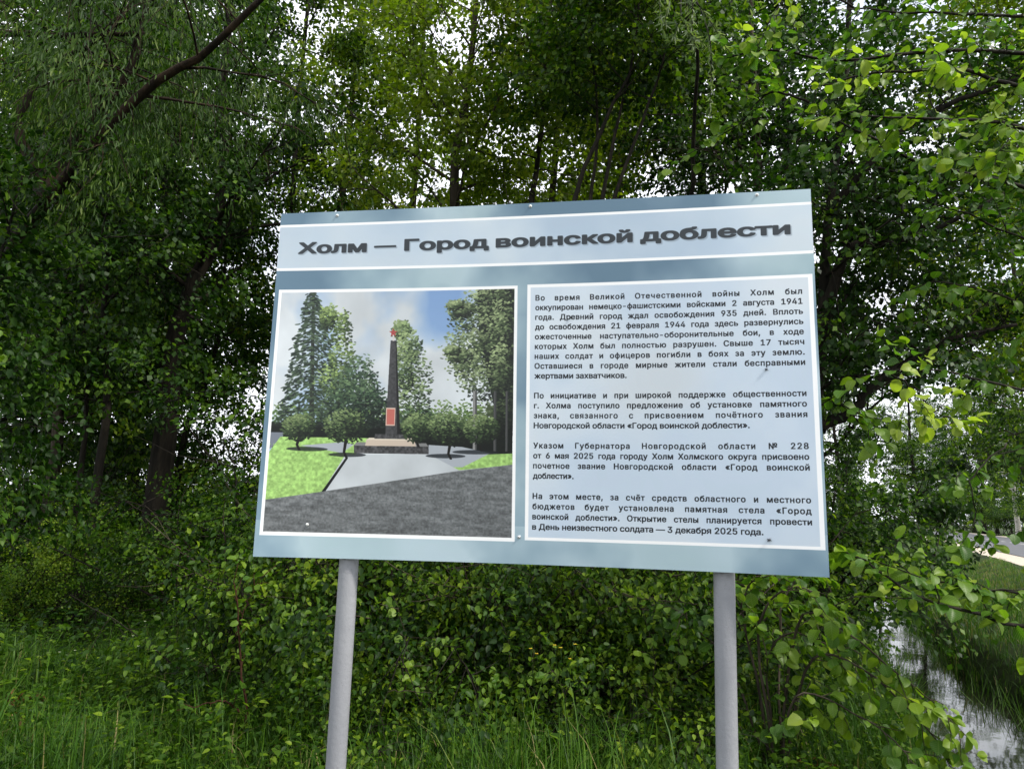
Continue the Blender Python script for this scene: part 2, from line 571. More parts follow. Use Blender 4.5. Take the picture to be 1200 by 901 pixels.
def make_tree(name, label, cat, base, trunk_ctrl, r0, seed, nleaf, leaf_size, leafm='leaf_green', barkm='bark', tpl=None,
              group=None, extra_trunks=None, spread=0.16, wid=1.0, droopl=0.5, tintc=0.5, **kw):
    rng = np.random.default_rng(seed)
    root = empty(name, tuple(base))
    tag(root, label, cat, group)
    base = np.array(base, float)
    mb = MB(); lb = MB(); carry = []
    for i, tcx in enumerate([trunk_ctrl] + list(extra_trunks or [])):
        tr = spline(np.array(tcx, float) - base, 18)
        rr = r0 if i == 0 else r0 * 0.75
        rad = rr * np.linspace(1, kw.get('taper', 0.25), len(tr)) * (1 + 0.5 * np.exp(-np.arange(len(tr)) * 1.3))
        tr = tr + rng.normal(0, rr * 0.15, tr.shape)
        mb.tube(tr, rad, 9)
        tb, ca = grow(rng, tr, rr, **kw)
        for P, r, n in tb: lb.tube(P, r, n, False)
        carry += ca
    t = mb.build('trunk', MAT[barkm], root, True)
    lb.build('limbs', MAT[barkm], root, True)
    pos, tt = sample_on(rng, carry, nleaf, spread)
    c = pos.mean(0)
    d, nr = leaf_frames(rng, pos, c, droopl)
    size = leaf_size * rng.uniform(0.65, 1.3, nleaf)
    tint = tintc + tt + rng.normal(0, 0.17, nleaf)
    me = leaves('crown', pos, d, nr, size, tint, MAT[leafm], tpl or T_quad(), wid=wid)
    link('crown', me, root)
    return root


def copy_tree(o, loc, rz, s, label, group=None):
    r = o.copy(); COL.objects.link(r)
    r.location = loc; r.rotation_euler = (0, 0, rz); r.scale = (s, s, s)
    r['label'] = label
    if group: r['group'] = group
    elif 'group' in r: del r['group']
    for ch in o.children:
        c = ch.copy(); COL.objects.link(c); c.parent = r
        for g in ch.children:
            e = g.copy(); COL.objects.link(e); e.parent = c
    return r


def gz(x, y): return float(ground_z(np.array(x), np.array(y)))


def gpos(px, Y):
    x = (px - 600) / 870 * Y
    return np.array([x, Y, gz(x, Y) - 0.05])


# ------------------------------------------------------------------ the information board
BW, BH = 2.0, 1.333
BQ = (0.0606, 2.6854, 2.0796, -0.1716, 0.0666, 0.0066, 0.0103, 0.0960)


def bsurf(u, t, off=0.0):
    """u 0..1 across, t 0..1 down the slightly warped sheet; off = metres towards the viewer's side"""
    x, y, z, yaw, tilt, roll, b, tw = BQ
    u = np.asarray(u, float); t = np.asarray(t, float); s = 2 * u - 1
    n = np.array([math.sin(yaw), -math.cos(yaw), 0.0]); ex = np.array([math.cos(yaw), math.sin(yaw), 0.0]); ez = np.array([0, 0, 1.0])
    ez2 = ez * math.cos(tilt) + n * math.sin(tilt)
    ex2 = ex * math.cos(roll) + ez2 * math.sin(roll); ez3 = ez2 * math.cos(roll) - ex * math.sin(roll)
    return (np.array([x, y, z]) + ex2 * (s * BW / 2)[..., None] + ez3 * ((.5 - t) * BH)[..., None]
            + n * (b * s * s + tw * t * s * s + off)[..., None])


PXM = 1200                                   # print resolution, dots per metre


def smooth_noise(rng, h, w, cells, oct_=4):
    out = np.zeros((h, w)); amp = 1; tot = 0
    for o in range(oct_):
        c = cells * 2 ** o
        g = rng.random((int(c * h / w) + 3, c + 3))
        yy = np.linspace(0, g.shape[0] - 2.001, h); xx = np.linspace(0, g.shape[1] - 2.001, w)
        yi = yy.astype(int); xi = xx.astype(int); fy = (yy - yi)[:, None]; fx = (xx - xi)[None]
        fy = fy * fy * (3 - 2 * fy); fx = fx * fx * (3 - 2 * fx)
        a = g[yi][:, xi]; b = g[yi][:, xi + 1]; c2 = g[yi + 1][:, xi]; d = g[yi + 1][:, xi + 1]
        out += amp * ((a * (1 - fx) + b * fx) * (1 - fy) + (c2 * (1 - fx) + d * fx) * fy); tot += amp; amp *= 0.5
    return out / tot


def homography(src, dst):
    A = []
    for (x, y), (X, Y) in zip(src, dst):
        A.append([x, y, 1, 0, 0, 0, -X * x, -X * y, -X]); A.append([0, 0, 0, x, y, 1, -Y * x, -Y * y, -Y])
    return np.linalg.svd(np.array(A))[2][-1].reshape(3, 3)


def srgb(c): return np.array(c, float) / 255.0


def fill_poly(img, pts, col, alpha=1.0, tex=None):
    pts = np.asarray(pts, float)
    x0, y0 = np.maximum(np.floor(pts.min(0)).astype(int), 0); x1, y1 = np.minimum(np.ceil(pts.max(0)).astype(int) + 1, [img.shape[1], img.shape[0]])
    if x1 <= x0 or y1 <= y0: return
    acc = np.zeros((y1 - y0, x1 - x0))
    for sy in (0.25, 0.75):
        for sx in (0.25, 0.75):
            X, Y = np.meshgrid(np.arange(x0, x1) + sx, np.arange(y0, y1) + sy)
            ins = np.zeros(X.shape, bool); j = len(pts) - 1
            for i in range(len(pts)):
                xi, yi = pts[i]; xj, yj = pts[j]
                c = (yi > Y) != (yj > Y)
                if yj != yi: ins ^= c & (X < (xj - xi) * (Y - yi) / (yj - yi) + xi)
                j = i
            acc += ins / 4
    a = (acc * alpha)[..., None]
    c = np.array(col)[None, None] if tex is None else tex[y0:y1, x0:x1]
    img[y0:y1, x0:x1] = img[y0:y1, x0:x1] * (1 - a) + c * a


def dabs(img, rng, xs, ys, rx, ry, ang, cols, alpha=0.9):
    for x, y, a, b, t, c in zip(xs, ys, rx, ry, ang, cols):
        r = max(a, b) + 1
        x0, x1, y0, y1 = int(max(0, x - r)), int(min(img.shape[1], x + r + 2)), int(max(0, y - r)), int(min(img.shape[0], y + r + 2))
        if x1 <= x0 or y1 <= y0: continue
        X = np.arange(x0, x1)[None] + 0.5 - x; Y = np.arange(y0, y1)[:, None] + 0.5 - y
        ct, st = math.cos(t), math.sin(t)
        d = np.sqrt(((X * ct + Y * st) / a) ** 2 + ((-X * st + Y * ct) / b) ** 2)
        m = (np.clip((1.0 - d) * min(a, b) + 0.5, 0, 1) * alpha)[..., None]
        img[y0:y1, x0:x1] = img[y0:y1, x0:x1] * (1 - m) + c * m


def paint_photo(w, h):
    """the printed picture: a park with a tall dark obelisk, painted dab by dab"""
    rng = np.random.default_rng(77)
    Hm = homography([(330.3, 344), (604, 337.3), (598.3, 628.7), (307.6, 623.7)], [(0, 0), (w, 0), (w, h), (0, h)])

    def P(pts):
        p = np.array([[x, y, 1.0] for x, y in pts]) @ Hm.T
        return p[:, :2] / p[:, 2:]
    k = w / 285.0                              # canvas pixels per photograph pixel
    n1 = smooth_noise(rng, h, w, 3, 5); n2 = smooth_noise(rng, h, w, 5, 4)
    yy = np.linspace(0, 1, h)[:, None]; xx = np.linspace(0, 1, w)[None]
    blue = srgb((124, 164, 210)) * (1 - yy[..., None]) + srgb((170, 196, 222)) * yy[..., None]
    cl = np.clip((n1 - 0.44) * 3 + 0.85 - 0.3 * np.exp(-((xx - 0.05) / 0.2) ** 2) - 1.2 * np.exp(-(((xx - 0.70) / 0.13) ** 2 + ((yy - 0.08) / 0.17) ** 2)) + 0.5 * np.exp(-(((xx - 0.45) / 0.2) ** 2 + ((yy - 0.12) / 0.12) ** 2)), 0, 1)[..., None]
    img = blue * (1 - cl) + (srgb((220, 226, 230)) * (0.86 + 0.2 * n2[..., None])) * cl
    img = np.clip(img, 0, 1)

    def clump(cx, cy, rx, ry, dark, mid, light, n, size=2.6, fill=True, edge=0.16, flat=0.6):
        c = P([(cx, cy)])[0]; rx *= k; ry *= k; size *= k
        th = rng.uniform(0, 6.28, n); rr = np.sqrt(rng.random(n)) * (1 + rng.normal(0, edge, n))
        x = c[0] + rx * rr * np.cos(th); y = c[1] + ry * rr * np.sin(th)
        z = 0.5 - 0.5 * (np.sin(th) * rr) + rng.normal(0, 0.22, n) - 0.25 * np.cos(th) * rr
        o = np.argsort(z + rng.normal(0, 0.25, n))
        cols = []
        for q in z:
            q = min(max(q, 0), 1)
            cols.append((srgb(dark) * (1 - q * 2) + srgb(mid) * q * 2) if q < 0.5 else (srgb(mid) * (2 - 2 * q) + srgb(light) * (2 * q - 1)))
        cols = np.array(cols) * rng.uniform(0.8, 1.15, (n, 1))
        dabs(img, rng, x[o], y[o], (size * rng.uniform(0.5, 1.2, n))[o], (size * flat * rng.uniform(0.4, 1.0, n))[o], rng.uniform(-0.7, 0.7, n), cols[o], 0.85)
    dk, md, lt = (22, 34, 30), (60, 84, 52), (150, 172, 112)
    # far trees at the horizon
    for cx in range(322, 604, 9):
        clump(cx, 487 + rng.normal(0, 3), 9, 16, (30, 48, 26), (66, 98, 40), (120, 150, 70), 60, 2.2)
    fill_poly(img, P([(318, 495), (600, 490), (600, 530), (315, 525)]), srgb((26, 36, 30)), 0.85)
    # dark tree masses behind the monument
    for a in [(415, 470, 32, 48), (398, 480, 22, 40), (438, 490, 20, 34), (488, 500, 26, 22)]:
        clump(*a, (14, 22, 20), (36, 56, 44), (92, 120, 88), 420, 2.3)
    # the fir on the left: tiers of drooping branches
    fill_poly(img, P([(366, 344), (369, 344), (366, 505), (360, 505)]), srgb((50, 52, 44)))
    for t in np.linspace(0, 1, 17):
        y = 345 + t * 140; half = 7 + 34 * t ** 0.8
        for s in (-1, 1):
            n = int(26 + 50 * t)
            q = rng.random(n)
            xs = 366 + s * half * q + rng.normal(0, 1.5, n); ys = y + 7 * q + rng.normal(0, 2.6, n) + 4 * q * q
            p = P(list(zip(xs, ys))); b = rng.random(n)[:, None]
            cols = srgb((26, 40, 38)) * (1 - b) + srgb((98, 122, 88)) * b
            dabs(img, rng, p[:, 0], p[:, 1], k * rng.uniform(1.4, 3.4, n), k * rng.uniform(0.6, 1.3, n), s * rng.uniform(0, 0.6, n), cols, 0.9)
    fill_poly(img, P([(318, 500), (600, 500), (600, 528), (318, 522)]), srgb((16, 24, 20)), 0.9)
    for a in [(398, 385, 14, 22), (400, 420, 16, 26), (392, 448, 22, 24), (384, 372, 10, 14)]:
        clump(*a, (30, 44, 28), (82, 106, 56), (160, 184, 100), 260, 2.2)
    for a in [(418, 445, 22, 28), (428, 470, 20, 26), (405, 470, 24, 30)]:
        clump(*a, (16, 28, 24), (46, 74, 54), (116, 144, 100), 420, 2.2)
    # tree right behind the stele
    for a in [(470, 385, 10, 12), (478, 405, 16, 20), (483, 435, 20, 26), (482, 465, 22, 26), (474, 425, 12, 36)]:
        clump(*a, (28, 42, 30), (84, 108, 66), (166, 186, 126), 330, 2.1)
    # big tree on the right
    fill_poly(img, P([(560, 338), (604, 337), (600, 530), (582, 530), (578, 470), (562, 400)]), srgb((22, 30, 24)), 0.92)
    for a in [(590, 370, 16, 34), (592, 430, 14, 40), (594, 480, 10, 34), (580, 490, 14, 22)]: clump(*a, (14, 20, 16), (36, 48, 32), (96, 112, 74), 260, 2.2)
    for a in [(572, 350, 26, 18), (556, 372, 28, 16), (548, 400, 26, 16), (575, 400, 24, 30), (548, 425, 22, 15), (565, 445, 28, 20), (590, 380, 14, 30), (588, 430, 13, 36), (541, 362, 15, 9), (534, 356, 9, 5), (536, 414, 14, 8), (530, 408, 8, 5)]:
        clump(*a, (28, 36, 32), (74, 94, 58), (166, 182, 130), 380, 2.1, edge=.22)
    for x, wd in ((556, 2.4), (580, 1.7), (594, 1.4)):
        fill_poly(img, P([(x - wd, 455), (x + wd, 455), (x + wd - 1, 526), (x - wd - 1, 526)]), srgb((150, 150, 148)) if x == 556 else srgb((92, 94, 94)))
        fill_poly(img, P([(x + wd * 0.2, 455), (x + wd, 455), (x + wd - 1, 526), (x + wd * 0.2 - 1, 526)]), srgb((70, 72, 72)), 0.8)
    # road at far left, lawns, paths
    fill_poly(img, P([(312, 507), (332, 507), (330, 514), (312, 530)]), srgb((128, 136, 148)))
    g = smooth_noise(rng, h, w, 90, 2)[..., None]
    lawn = np.clip(srgb((164, 206, 104)) * (0.8 + 0.36 * g), 0, 1)
    fill_poly(img, P([(328, 512), (440, 512), (402, 540), (374, 577), (300, 590), (308, 540)]), None, 1, lawn)
    fill_poly(img, P([(520, 546), (560, 530), (604, 528), (604, 541), (532, 549)]), None, 1, lawn)
    n = 500
    xs = rng.uniform(312, 400, n); ys = rng.uniform(516, 582, n); ok = (xs - 312) / 90 + (ys - 516) / 66 < 1.15
    p = P(list(zip(xs[ok], ys[ok]))); m = ok.sum(); b = rng.random(m)[:, None]
    dabs(img, rng, p[:, 0], p[:, 1], k * rng.uniform(0.5, 1.2, m), k * rng.uniform(0.3, 0.6, m), np.zeros(m), srgb((120, 176, 70)) * (1 - b) + srgb((196, 226, 140)) * b, 0.6)
    fill_poly(img, P([(350, 522), (400, 517), (412, 520), (398, 530)]), srgb((176, 182, 190)))
    fill_poly(img, P([(500, 519), (540, 521), (574, 528), (540, 545), (520, 545), (500, 530)]), srgb((176, 182, 190)))
    gp = smooth_noise(rng, h, w, 8, 4)[..., None]
    fill_poly(img, P([(402, 532), (500, 530), (537, 549), (374, 577)]), None, 1, np.clip(srgb((198, 204, 208)) * (0.93 + 0.14 * gp), 0, 1))
    fill_poly(img, P([(402, 536), (405, 536), (378, 576), (374, 576)]), srgb((22, 24, 30)))
    # dark shadows under the trees
    for cx, cy, rx in ((404, 532, 22), (358, 526, 24), (520, 532, 24), (556, 527, 28)):
        t = np.linspace(0, 6.28, 20)
        fill_poly(img, P([(cx + rx * math.cos(a), cy + 2.6 * math.sin(a)) for a in t]), srgb((34, 40, 46)), 0.75)
    # monument
    gran = np.clip(srgb((86, 86, 88)) * (0.6 + 0.8 * smooth_noise(rng, h, w, 120, 2)[..., None]), 0, 1)
    fill_poly(img, P([(412, 520), (500, 520), (500, 530), (412, 530)]), None, 1, gran)
    fill_poly(img, P([(415, 517), (497, 517), (500, 521), (412, 521)]), srgb((140, 140, 140)))
    fill_poly(img, P([(427, 513), (483, 513), (485, 521), (425, 521)]), srgb((206, 190, 172)))
    fill_poly(img, P([(430, 511.5), (480, 511.5), (483, 514), (427, 514)]), srgb((222, 210, 192)))
    fill_poly(img, P([(437, 507), (471, 507), (472, 512.5), (436, 512.5)]), None, 1, gran)
    fill_poly(img, P([(457, 397.5), (463.5, 397.5), (464.5, 507), (449, 507)]), srgb((78, 78, 80)))
    fill_poly(img, P([(457, 397.5), (463.5, 397.5), (464.5, 507), (449, 507)]), None, 0.5, gran)
    fill_poly(img, P([(463, 397.5), (464, 397.5), (466.5, 507), (463, 507)]), srgb((34, 34, 36)))
    fill_poly(img, P([(450.5, 476), (461.5, 476), (460.5, 497), (449.5, 497)]), srgb((216, 186, 170)))
    fill_poly(img, P([(451.5, 477.5), (460.5, 477.5), (459.7, 495.5), (450.7, 495.5)]), srgb((196, 98, 78)))
    fill_poly(img, P([(459.3, 390), (461.3, 390), (461.3, 398), (459.3, 398)]), srgb((214, 206, 200)))
    star = [(460.3 + (5.2 if i % 2 == 0 else 2.3) * math.sin(i * math.pi / 5), 388.5 - (5.2 if i % 2 == 0 else 2.3) * math.cos(i * math.pi / 5)) for i in range(10)]
    fill_poly(img, P(star), srgb((206, 58, 50)))
    for i in range(5):
        a = i * 2 * math.pi / 5
        fill_poly(img, P([(460.3, 388.5), (460.3 + 5.2 * math.sin(a), 388.5 - 5.2 * math.cos(a)), (460.3 + 2.3 * math.sin(a + 0.63), 388.5 - 2.3 * math.cos(a + 0.63))]), srgb((150, 34, 34)))
    # asphalt in front
    ga = smooth_noise(rng, h * 4, w, 22, 5)[::4][..., None]; gb = smooth_noise(rng, h, w, 150, 2)[..., None]
    base_c = srgb((134, 138, 140)) * (1 - 0.15 * yy[..., None])
    asp = np.clip(base_c * (0.62 + 0.5 * ga + 0.34 * gb), 0, 1)
    fill_poly(img, P([(300, 588), (374, 576), (537, 549), (610, 540), (610, 640), (300, 640)]), None, 1, asp)
    n = 500; xs = rng.uniform(308, 600, n); ys = rng.uniform(560, 628, n); ok = ys > 590 - (xs - 308) * 0.16
    p = P(list(zip(xs[ok], ys[ok]))); m = ok.sum()
    dabs(img, rng, p[:, 0], p[:, 1], k * rng.uniform(0.6, 3.5, m), k * rng.uniform(0.2, 0.5, m), np.zeros(m), np.repeat(rng.uniform(0.35, 0.62, (m, 1)), 3, 1), 0.35)
    # small round trees with crooked stems
    for cx, cy, rx, ry, fy in ((349, 501, 20, 16, 528), (403, 498, 26, 20, 536), (488, 499, 20, 17, 522), (526, 500, 26, 19, 536), (563, 500, 21, 17, 526)):
        if rx > 18:
            st = P([(cx - 1, cy + 10), (cx - 4, fy - 7), (cx - 1, fy), (cx + 2, fy), (cx - 1, fy - 7), (cx + 3, cy + 10)])
            fill_poly(img, st, srgb((28, 24, 22)))
        clump(cx, cy, rx, ry, (20, 32, 22), (56, 80, 42), (138, 158, 100), 620, 1.9, edge=0.06)
    return np.clip(img, 0, 1)


def paint_board():
    W_, H_ = int(BW * PXM), int(BH * PXM)
    rng = np.random.default_rng(11)
    a = smooth_noise(rng, H_, W_, 4, 5); b = smooth_noise(rng, H_, W_, 6, 4); c = smooth_noise(rng, H_, W_, 3, 3)
    yy = np.linspace(0, 1, H_)[:, None, None]
    deep = srgb((104, 138, 160)); pale = srgb((194, 212, 222)); grn = srgb((166, 192, 198))
    t = np.clip((a[..., None] - 0.34) * 2.9 + 0.55 * np.abs(yy - 0.32) ** 0.5 - 0.12 + (yy > 0.9) * 0.25, 0, 1)
    img = deep * (1 - t) + (pale * (1 - b[..., None]) + grn * b[..., None]) * t
    light = srgb((216, 226, 234)) * (0.92 + 0.11 * c[..., None]); light2 = srgb((196, 213, 230)) * (0.96 + 0.06 * b[..., None])
    tt = np.clip((b[..., None] - 0.35) * 3, 0, 1)
    panel = light * tt + light2 * (1 - tt)
    px = lambda u: int(round(u * W_)); py = lambda v: int(round(v * H_))
    # header band
    img[py(.036):py(.178)] = img[py(.036):py(.178)] * 0.12 + panel[py(.036):py(.178)] * 0.88
    img[py(.036):py(.0435)] = 0.97; img[py(.1705):py(.179)] = 0.97
    # picture with white border
    img[py(.2365):py(.941), px(.0085):px(.4775)] = 0.97
    x0, x1, y0, y1 = px(.0140), px(.4718), py(.2452), py(.9313)
    img[y0:y1, x0:x1] = paint_photo(x1 - x0, y1 - y0)
    # text panel with white border
    img[py(.2345):py(.936), px(.4960):px(.9962)] = 0.97
    x0, x1, y0, y1 = px(.5022), px(.9888), py(.2432), py(.9278)
    img[y0:y1, x0:x1] = img[y0:y1, x0:x1] * 0.10 + panel[y0:y1, x0:x1] * 0.90
    hi = np.clip((img.min(-1, keepdims=True) - 0.93) / 0.04, 0, 1)
    img = np.clip(img, 0, 1) ** 1.22 * (1 - hi) + img * hi
    print_text(img)
    img = np.clip(img, 0, 1)
    im = bpy.data.images.new('board_print', W_, H_, alpha=False)
    out = np.ones((H_, W_, 4), np.float32); out[..., :3] = img[::-1]
    im.pixels.foreach_set(out.ravel())
    im.update(); im.pack()
    return im


LINES = [  # text, justified?
    ('Во время Великой Отечественной войны Холм был', 1), ('оккупирован немецко-фашистскими войсками 2 августа 1941', 1),
    ('года. Древний город ждал освобождения 935 дней. Вплоть', 1), ('до освобождения 21 февраля 1944 года здесь развернулись', 1),
    ('ожесточенные наступательно-оборонительные бои, в ходе', 1), ('которых Холм был полностью разрушен. Свыше 17 тысяч', 1),
    ('наших солдат и офицеров погибли в боях за эту землю.', 1), ('Оставшиеся в городе мирные жители стали бесправными', 1),
    ('жертвами захватчиков.', 0), ('', 0),
    ('По инициативе и при широкой поддержке общественности', 1), ('г. Холма поступило предложение об установке памятного', 1),
    ('знака, связанного с присвоением почётного звания', 1), ('Новгородской области «Город воинской доблести».', 0), ('', 0),
    ('Указом Губернатора Новгородской области № 228', 1), ('от 6 мая 2025 года городу Холм Холмского округа присвоено', 1),
    ('почетное звание Новгородской области «Город воинской', 1), ('доблести».', 0), ('', 0),
    ('На этом месте, за счёт средств областного и местного', 1), ('бюджетов будет установлена памятная стела «Город', 1),
    ('воинской доблести». Открытие стелы планируется провести', 1), ('в День неизвестного солдата — 3 декабря 2025 года.', 0)]


def load_font():
    for p in (os.path.join(bpy.utils.system_resource('DATAFILES') or '', 'fonts', 'Inter.woff2'),):
        try: return bpy.data.fonts.load(p)
        except Exception: pass
    return None


FONT = None


def glyph_edges(s, size, char=1.0, word=1.0):
    """outline edges (x0, y0, x1, y1) of one line of lettering, metres"""
    cu = bpy.data.curves.new('lettering', 'FONT')
    cu.body = s; cu.size = size; cu.space_character = char; cu.space_word = word
    if FONT: cu.font = FONT
    o = bpy.data.objects.new('lettering', cu)
    COL.objects.link(o)
    bpy.context.view_layer.update()
    c = o.to_curve(bpy.context.evaluated_depsgraph_get())
    E = []
    tt = np.linspace(0, 1, 6)[:-1, None]
    for sp in c.splines:
        n = len(sp.bezier_points)
        if n < 2: continue
        co = np.zeros(n * 3); hl = np.zeros(n * 3); hr = np.zeros(n * 3)
        sp.bezier_points.foreach_get('co', co); sp.bezier_points.foreach_get('handle_left', hl); sp.bezier_points.foreach_get('handle_right', hr)
        co = co.reshape(-1, 3)[:, :2]; hl = hl.reshape(-1, 3)[:, :2]; hr = hr.reshape(-1, 3)[:, :2]
        p0, p1, p2, p3 = co, hr, np.roll(hl, -1, 0), np.roll(co, -1, 0)
        P = ((1 - tt) ** 3 * p0[:, None] + 3 * (1 - tt) ** 2 * tt * p1[:, None] + 3 * (1 - tt) * tt ** 2 * p2[:, None] + tt ** 3 * p3[:, None]).reshape(-1, 2)
        E.append(np.hstack([P, np.roll(P, -1, 0)]))
    o.to_curve_clear(); COL.objects.unlink(o); bpy.data.objects.remove(o); bpy.data.curves.remove(cu)
    E = np.vstack(E)
    E[:, [0, 2]] -= E[:, [0, 2]].min()
    return E


def raster(E, W, H, ss=3):
    """non-zero winding fill of edges in pixel units -> coverage H x W"""
    w, h = W * ss, H * ss
    E = E * ss
    D = np.zeros((h, w + 1), np.int32)
    y0, y1 = E[:, 1], E[:, 3]
    lo = np.ceil(np.minimum(y0, y1) - 0.5).astype(int); hi = np.ceil(np.maximum(y0, y1) - 0.5).astype(int)
    lo = np.clip(lo, 0, h); hi = np.clip(hi, 0, h)
    cnt = hi - lo; k = np.repeat(np.arange(len(E)), cnt)
    if len(k) == 0: return np.zeros((H, W))
    start = np.repeat(np.cumsum(cnt) - cnt, cnt)
    row = lo[k] + np.arange(len(k)) - start
    f = (row + 0.5 - y0[k]) / (y1[k] - y0[k])
    x = E[k, 0] + (E[k, 2] - E[k, 0]) * f
    xi = np.clip(np.ceil(x - 0.5).astype(int), 0, w)
    np.add.at(D, (row, xi), np.where(y1[k] > y0[k], 1, -1))
    fill = (np.cumsum(D, 1)[:, :w] != 0)
    return fill


def dilate(f, rx, ry):
    out = f.copy()
    for dy in range(-ry, ry + 1):
        m = int(round(rx * math.sqrt(max(0, 1 - (dy / (ry + 0.5)) ** 2))))
        g = np.roll(f, dy, 0)
        for dx in range(-m, m + 1): out |= np.roll(g, dx, 1)
    return out


def blit(img, cov, x0, y0, col):
    H, W = cov.shape
    a = cov[..., None]
    img[y0:y0 + H, x0:x0 + W] = img[y0:y0 + H, x0:x0 + W] * (1 - a) + np.array(col) * a


def print_line(img, E, u0, tl, tr, u1, sx, col, bold=(0, 0), shadow=None, ss=3):
    """lettering with its baseline running from (u0, tl) to (u1, tr) of the board"""
    E = E.copy() * PXM; E[:, [0, 2]] *= sx
    X0 = u0 * BW * PXM
    for c in (0, 2):
        u = (E[:, c] + X0) / (BW * PXM)
        E[:, c + 1] = (tl + (tr - tl) * (u - u0) / (u1 - u0)) * BH * PXM - E[:, c + 1]
        E[:, c] += X0
    pad = 8
    xa = int(E[:, [0, 2]].min()) - pad; xb = int(E[:, [0, 2]].max()) + pad
    ya = int(E[:, [1, 3]].min()) - pad; yb = int(E[:, [1, 3]].max()) + pad
    E[:, [0, 2]] -= xa; E[:, [1, 3]] -= ya
    f = raster(E, xb - xa, yb - ya, ss)
    if bold[0] or bold[1]: f = dilate(f, *bold)
    cov = f.reshape(yb - ya, ss, xb - xa, ss).mean((1, 3))
    if shadow:
        sc_ = cov
        for _ in range(3): sc_ = (sc_ + np.roll(sc_, 1, 0) + np.roll(sc_, 1, 1) + np.roll(sc_, -1, 0) + np.roll(sc_, -1, 1)) / 5
        blit(img, sc_ * 0.55, xa + shadow[0], ya + shadow[1], srgb((120, 136, 150)))
    blit(img, cov, xa, ya, col)


def print_text(img):
    for wd_, a_, b_ in (('Холм', .0408, .1808), ('—', .1935, .2415), ('Город', .2555, .4215), ('воинской', .4345, .6900), ('доблести', .7030, .9638)):
        E = glyph_edges(wd_, TITLE_SIZE); w = E[:, [0, 2]].max()
        ta, tb = (.1278 + (.1238 - .1278) * (q - .04) / .925 for q in (a_, b_))
        m_ = TITLE_BOLD[0] / 3 / PXM / BW
        print_line(img, E, a_ + m_, ta - .002, tb - .002, b_ - m_, (b_ - a_ - 2 * m_) * BW / w, srgb((44, 52, 58)), TITLE_BOLD if wd_ != '—' else (6, 6), (5, 6))
    size = TEXT_SIZE
    tl0, tl1, tr0, tr1 = 0.2802, 0.9070, 0.2868, 0.9035
    for k, (s, just) in enumerate(LINES):
        if not s: continue
        f = k / 23.0
        tl = tl0 + (tl1 - tl0) * f; tr = tr0 + (tr1 - tr0) * f
        u0 = 0.5117 - 0.0022 * f; u1 = 0.9778 - 0.0003 * f
        target = (u1 - u0) * BW / TEXT_SX
        E = glyph_edges(s, size); w = E[:, [0, 2]].max()
        if just and target > w:
            slack = target - w
            nch = len(s) - 1; nw = s.count(' ')
            e1 = glyph_edges(s, size, 1.1)[:, [0, 2]].max() - w          # metres gained by 0.1 of letter spacing
            e2 = glyph_edges(s, size, 1.0, 1.5)[:, [0, 2]].max() - w     # metres gained by 0.5 of word spacing
            share = min(0.45, 0.25 + slack / target)
            ch = 1 + 0.1 * share * slack / e1; wd = 1 + 0.5 * (1 - share) * slack / e2
            E = glyph_edges(s, size, ch, wd); w = E[:, [0, 2]].max()
            sx = TEXT_SX * target / w
        elif just: sx = TEXT_SX * target / w
        else:
            sx = TEXT_SX
            if k == 23: sx = (0.9025 - u0) * BW / w
            if k == 13: sx = (0.8855 - u0) * BW / w
            if k == 8: sx = (0.6775 - u0) * BW / w
        print_line(img, E, u0, tl, tr, u1, sx, srgb((18, 22, 28)), (3, 2))


TITLE_SIZE, TITLE_BOLD, TEXT_SIZE, TEXT_SX = 0.084, (19, 9), 0.0392, 1.0


